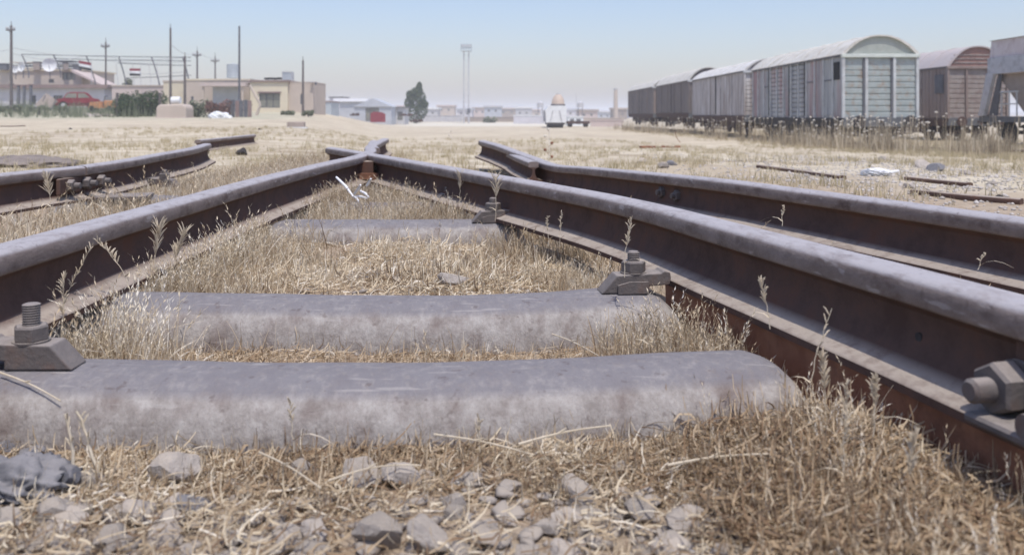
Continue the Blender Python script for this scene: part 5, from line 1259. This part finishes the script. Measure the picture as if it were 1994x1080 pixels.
# car
def car(px, ybase, Y, L, label, m, rz):
    t = thing('parked_car', label, 'car', (PX(px, Y), Y, PZ(ybase, Y)), rz)
    prof = [(-.5, .22), (-.5, .58), (-.44, .66), (-.33, .70), (-.24, 1.05), (-.16, 1.12), (.14, 1.12), (.22, 1.06), (.33, .74), (.46, .66), (.5, .55), (.5, .22)]
    MB().prism([(u * L, v * 1.25) for u, v in prof], (0, -.78, 0), (1, 0, 0), (0, 0, 1), (0, 1, 0), 1.56).build('body', m, t)
    gp = [(-.30, .74), (-.225, 1.02), (-.03, 1.04), (-.03, .74)]; gq = [(0, .74), (0, 1.04), (.14, 1.04), (.27, .76)]
    for p_ in (gp, gq): MB().prism([(u * L, v * 1.25) for u, v in p_], (0, -.795, 0), (1, 0, 0), (0, 0, 1), (0, 1, 0), 1.59).build('side_window', M['glass'], t)
    for x in (-.32, .31):
        for y in (-.72, .72):
            w3 = MB().tube([(x * L, y - .1, .32), (x * L, y + .1, .32)], .32, 20).build('wheel', M['black'], t); MB().tube([(x * L, y - .11, .32), (x * L, y + .11, .32)], .18, 12).build('rim', M['hop2'], w3)
    for y in (-.5, .5): MB().box((.5 * L, y, .72), (.04, .3, .14)).build('headlight', M['white'], t)
    MB().box((0, -.80, .45), (L * .9, .02, .06)).build('side_trim', M['black'], t)
    return t
car(151, 213, 72, 2.1 * 1.6, 'dark red car parked before the whitewashed building', M['red'], .5)
# orange barrier / machine
Y = 66; t = thing('orange_machine', 'orange machine of frames and hopper beside the red car', 'machine', (PX(198, Y), Y, PZ(216, Y)))
MB().prism([(-.9, .2), (-.75, .65), (.0, .72), (.15, .2)], (0, -.3, 0), (1, 0, 0), (0, 0, 1), (0, 1, 0), .7).build('hopper', M['orange'], t)
MB().box((.62, 0, .5), (.7, .5, .55), None, .05).build('engine_cover', M['orange'], t)
for x in (-.6, .7): MB().tube([(x, -.35, .18), (x, .45, .18)], .2, 16).build('wheel', M['black'], t)
MB().tube([(.1, 0, .4), (.25, 0, 1.1), (.45, 0, 1.1)], .04, 6).build('handle', M['wpostd'], t)
# light litter around
for i, (x, y) in enumerate(((188, 222), (205, 224), (170, 226), (215, 221))):
    X, Y, Z = PX(x, 60), 60, float(gz(PX(x, 60), 60)); o = new_obj('rubble_lump', ROCKS[i]); o.location = (X, Y, Z + .1); o.scale = (.4, .3, .25); tag(o, {188: 'second pale rubble lump from the left below the orange machine', 205: 'third pale rubble lump from the left below the orange machine', 170: 'leftmost pale rubble lump, toward the red car', 215: 'rightmost pale rubble lump below the orange machine'}[x], 'rubble', 'pale rubble below the orange machine')
# concrete block
X, Y, Z = at_ground(577, 249)
t = thing('concrete_block', 'brownish concrete block lying alone in the field below the annex', 'block', (X, Y, Z), .1)
wb = 33 / F * Y; MB().box((0, 0, wb * .18), (wb, wb * .6, wb * .36), None, .03).build('block', M['hop3'], t); MB().box((.05, -wb * .1, .0), (wb * 1.1, wb * .7, .05)).build('footing', M['white'], t)
for px, py in ((505, 253), (137, 252)):
    litter(px, py, 10, 5, 'rubble_lump', 'small dark lump in the field %s' % ('left of the concrete block' if px > 300 else 'at far left'), BROCKS, 'rubble')

# centre sheds
bldg('shed', 'grey-blue gabled shed with an open front, behind the red tank', 690, 762, 208, 238, 125, 6, M['grey'], M['grey'], [(712, 738, 210, 236)], gable=1.2, over=.2)
bldg('shed', 'long grey shed with a white roof left of the gabled shed', 655, 712, 198, 222, 140, 10, M['grey'], mat('bright_white_roof', (.82, .83, .85)), over=.4, slab=.5)
bldg('shed', 'pale blue-grey shed beside the annex', 622, 645, 199, 222, 110, 5, M['steelg'], M['roofbrown'], over=.1)
bldg('shed', 'low dark shed with a lean-to right of the gabled shed', 762, 788, 210, 236, 130, 5, M['hop2'], M['wpostd'], [(774, 784, 218, 234)], over=.3)
bldg('house', 'small pale house with parapet behind the white-roofed shed', 642, 668, 190, 216, 170, 6, M['lilac'], M['wpostd'], [(650, 655, 200, 208)], over=.2)
Y = 118; t = thing('red_tank', 'dull red box container before the gabled shed', 'container', (PX(736, Y), Y, PZ(238, Y)), .15)
MB().prism([(-1, 0), (-1, 1.15), (-.6, 1.4), (.5, 1.35), (1, 1.1), (1, 0)], (0, 0, 0), (1, 0, 0), (0, 0, 1), (0, 1, 0), 1.8).build('shell', M['red'], t)
for x in (-.5, 0, .5): MB().box((x, -.03, .6), (.08, .06, 1.1)).build('rib', M['red'], t)
for i, (x, y, w1, h1) in enumerate(((810, 238, 22, 6), (790, 226, 24, 5), (690, 226, 16, 6), (655, 213, 10, 10))):
    Y = 112 if y > 230 else 122; t = thing('scrap_heap', ['dark scrap heap at the foot of the lone tree', 'dark low scrap left of the lone tree', 'dark scrap before the grey shed', 'pale scrap beside the pale blue shed'][i], 'scrap', (PX(x, Y), Y, PZ(y, Y)))
    for k in range(4): MB().box(((k - 1.5) * w1 / 4 / F * Y, 0, h1 / 2 / F * Y * (.6 + .4 * (k % 2))), (w1 / 3.5 / F * Y, .5, h1 / F * Y * (.5 + .4 * (k % 2))), .3 * k, .03).build('piece', M['lilac'] if i == 3 else M['under2'], t)

# light tower
Y = 150; zb = PZ(241, Y); h = PZ(100, Y) - zb
t = thing('floodlight_tower', 'tall twin-pole floodlight tower with a basket top in the centre', 'light tower', (PX(908, Y), Y, zb))
for sx in (-.42, .42):
    MB().tube([(sx, 0, 0), (sx, 0, h * .3), (sx, 0, h)], [.16, .13, .10], 10).build('pole', M['hop2'] , t)
mb = MB()
for k in range(12): mb.box((0, 0, .8 + k * 1.0), (.84, .05, .05))
mb.build('rung', M['hop2'], t)
bw, bh = 10 / F * Y, 13 / F * Y
mb = MB()
for z in (0, bh * .5, bh):
    for y in (-.6, .6): mb.tube([(-bw, y, h + z), (bw, y, h + z)], .05, 6)
    for x in (-bw, bw): mb.tube([(x, -.6, h + z), (x, .6, h + z)], .05, 6)
for x in (-bw, -bw * .5, 0, bw * .5, bw):
    for y in (-.6, .6): mb.tube([(x, y, h), (x, y, h + bh)], .045, 6)
mb.box((0, 0, h), (2 * bw, 1.2, .08)); mb.build('basket', M['steelg'], t)
for k in range(4): MB().box((-bw * .75 + k * bw * .5, -.7, h + bh * .75), (.32, .2, .34), None, .03).build('floodlight', M['wpost'], t)
MB().box((.42, -.1, 2.2), (.5, .4, .8), None, .03).build('control_box', M['wpostd'], t)
# chimney
Y = 170; t = thing('chimney', 'slender grey brick chimney left of the wagon row', 'chimney', (PX(1199, Y), Y, PZ(235, Y)))
MB().tube([(0, 0, 0), (0, 0, 6.0)], [.48, .36], 12).build('stack', M['tanw'], t); MB().tube([(0, 0, 6.0), (0, 0, 6.3)], .42, 12).build('cap', M['hop2'], t)
# far city
r = random.Random(5)
cols = [M['hop2'], M['tanw'], M['lilac'], M['pink'], M['grey'], M['hop3']]
desc = ['grey', 'tan', 'whitewashed', 'pinkish', 'blue-grey', 'brownish']
spots = [(838, 28, 212), (868, 34, 206), (905, 30, 213), (935, 30, 210), (960, 34, 208), (990, 40, 211), (1020, 32, 212), (1040, 26, 215), (1118, 30, 213), (1146, 36, 216), (1178, 30, 218), (1208, 26, 214), (640, 20, 206), (780, 22, 209), (1240, 30, 216)]
for i, (x, w1, yt) in enumerate(spots):
    Y = 230 + 17 * (i * 5 % 9); k = i % 6
    bldg('far_building', 'distant low %s building on the skyline, %s' % (desc[k], ['right of the lone tree', 'between the tree and the light tower', 'behind the light tower', 'just right of the light tower', 'with the hill behind, right of the tower', 'at the middle of the skyline', 'left of the domed wagon, farther one', 'nearest left of the domed wagon', 'just right of the domed wagon', 'second right of the domed wagon', 'left of the chimney', 'behind the chimney', 'behind the pale blue shed', 'behind the lone tree', 'behind the farthest covered wagon'][i]),
         x - w1 / 2, x + w1 / 2, yt + r.uniform(-1, 2), 232, Y, 9, cols[k], cols[(k + 2) % 6] if i % 6 else M['white'], [(x - w1 * .3, x - w1 * .18, yt + 6, yt + 10), (x + w1 * .1, x + w1 * .22, yt + 6, yt + 10)], over=.3, slab=.5, group='distant buildings on the skyline', extra=3)
for i, (x, yt) in enumerate(((1055, 198), (1128, 200), (1130, 196))[:2]):
    Y = 210; t = thing('water_tower', ['small dark rooftop water tower left of the domed wagon', 'small dark rooftop water tower right of the domed wagon'][i], 'water tower', (PX([1052, 1130][i], Y), Y, PZ(232, Y)))
    for sx in (-.5, .5): MB().box((sx, 0, 1.4), (.15, .15, 2.9)).build('leg', M['wpostd'], t)
    MB().tube([(0, 0, 2.8), (0, 0, 3.9), (0, 0, 4.2)], [.8, .8, .2], 12).build('tank', M['hop2'], t)
t = thing('mast', 'very thin mast right of the domed wagon', 'mast', (PX(1122, 200), 200, PZ(232, 200))); MB().tube([(0, 0, 0), (0, 0, 6)], [.08, .04], 6).build('shaft', M['hop2'], t); MB().box((0, 0, 5), (.6, .06, .06)).build('crossbar', M['hop2'], t)
# low walls in the middle distance
def wall(x0, x1, yt, yb, Y, label, m):
    t = thing('wall', label, 'wall', (PX((x0 + x1) / 2, Y), Y, PZ(yb, Y))); L = (x1 - x0) / F * Y; hh = (yb - yt) / F * Y
    MB().box((0, 0, hh / 2 - .5), (L, .3, hh + 1)).build('wall_body', m, t); MB().box((0, 0, hh + .06), (L + .1, .42, .12)).build('coping', M['white'] if m is M['lilac'] else m, t)
wall(770, 900, 226, 240, 180, 'low dark wall behind the lone tree', M['hop2'])
wall(905, 1060, 229, 240, 185, 'long low grey wall between the tower and the domed wagon', M['hop3'])
wall(1104, 1215, 231, 243, 150, 'low wall right of the domed wagon', M['tanw'])
wall(1150, 1212, 235, 250, 108, 'low pinkish wall before the farthest covered wagon', M['pink'])
wall(1000, 1062, 226, 236, 140, 'pale low wall immediately left of the domed wagon', M['lilac'])
t = thing('flat_car', 'low dark flat wagon right of the domed wagon', 'railway wagon', (PX(1125, 100), 100, PZ(247, 100)))
MB().box((0, 0, .5), (2.6, 2, .3)).build('deck', M['under2'], t)
for x in (-.9, .9): MB().tube([(x, -.8, .2), (x, .8, .2)], .25, 14).build('wheelset', M['under'], t)
bldg('shed', 'white open-fronted shed right of the domed wagon', 1106, 1136, 228, 244, 120, 4, M['white'], M['white'], [(1110, 1118, 232, 242), (1122, 1131, 232, 242)], over=.1, slab=.1)
# ridge on horizon
xs = np.linspace(-900, 900, 181); pr = []
V = []; Fq = []
for i, x in enumerate(xs):
    hgt = 8.5 * math.exp(-((x + 20) / 150) ** 2) + 4.5 + 1.2 * float(vnoise(x, 0, .02, 2)) + .6 * float(vnoise(x, 0, .08, 3))
    for k, (dy, f_) in enumerate(((-60, 0), (-20, .7), (0, 1), (40, .8), (120, 0))): V.append((x, 1300 + dy, -1.4 + (hgt + 1) * f_))
for i in range(len(xs) - 1):
    for k in range(4): a = i * 5 + k; Fq.append((a, a + 5, a + 6, a + 1))
o = arr_mesh('hills', np.array(V), np.array(Fq), mat('far_hill_soil', (.30, .27, .25), (.24, .22, .21), .02, .95), smooth=True); o['kind'] = 'structure'

# ---------------------------------------------------------------- haze
hm = bpy.data.materials.new('haze_air'); hm.use_nodes = True; n_ = hm.node_tree.nodes; n_.clear()
om = n_.new('ShaderNodeOutputMaterial'); pv = n_.new('ShaderNodeVolumePrincipled'); pv.inputs['Color'].default_value = (.92, .95, 1.0, 1); pv.inputs['Density'].default_value = .0011; pv.inputs['Anisotropy'].default_value = 0.0
hm.node_tree.links.new(pv.outputs[0], om.inputs['Volume'])
hz = MB().box((0, 2600, 6.8), (10900, 6200, 18.4)).build('haze', hm); hz['kind'] = 'stuff'; hz['label'] = 'thin pale haze over the yard'; hz['category'] = 'haze'
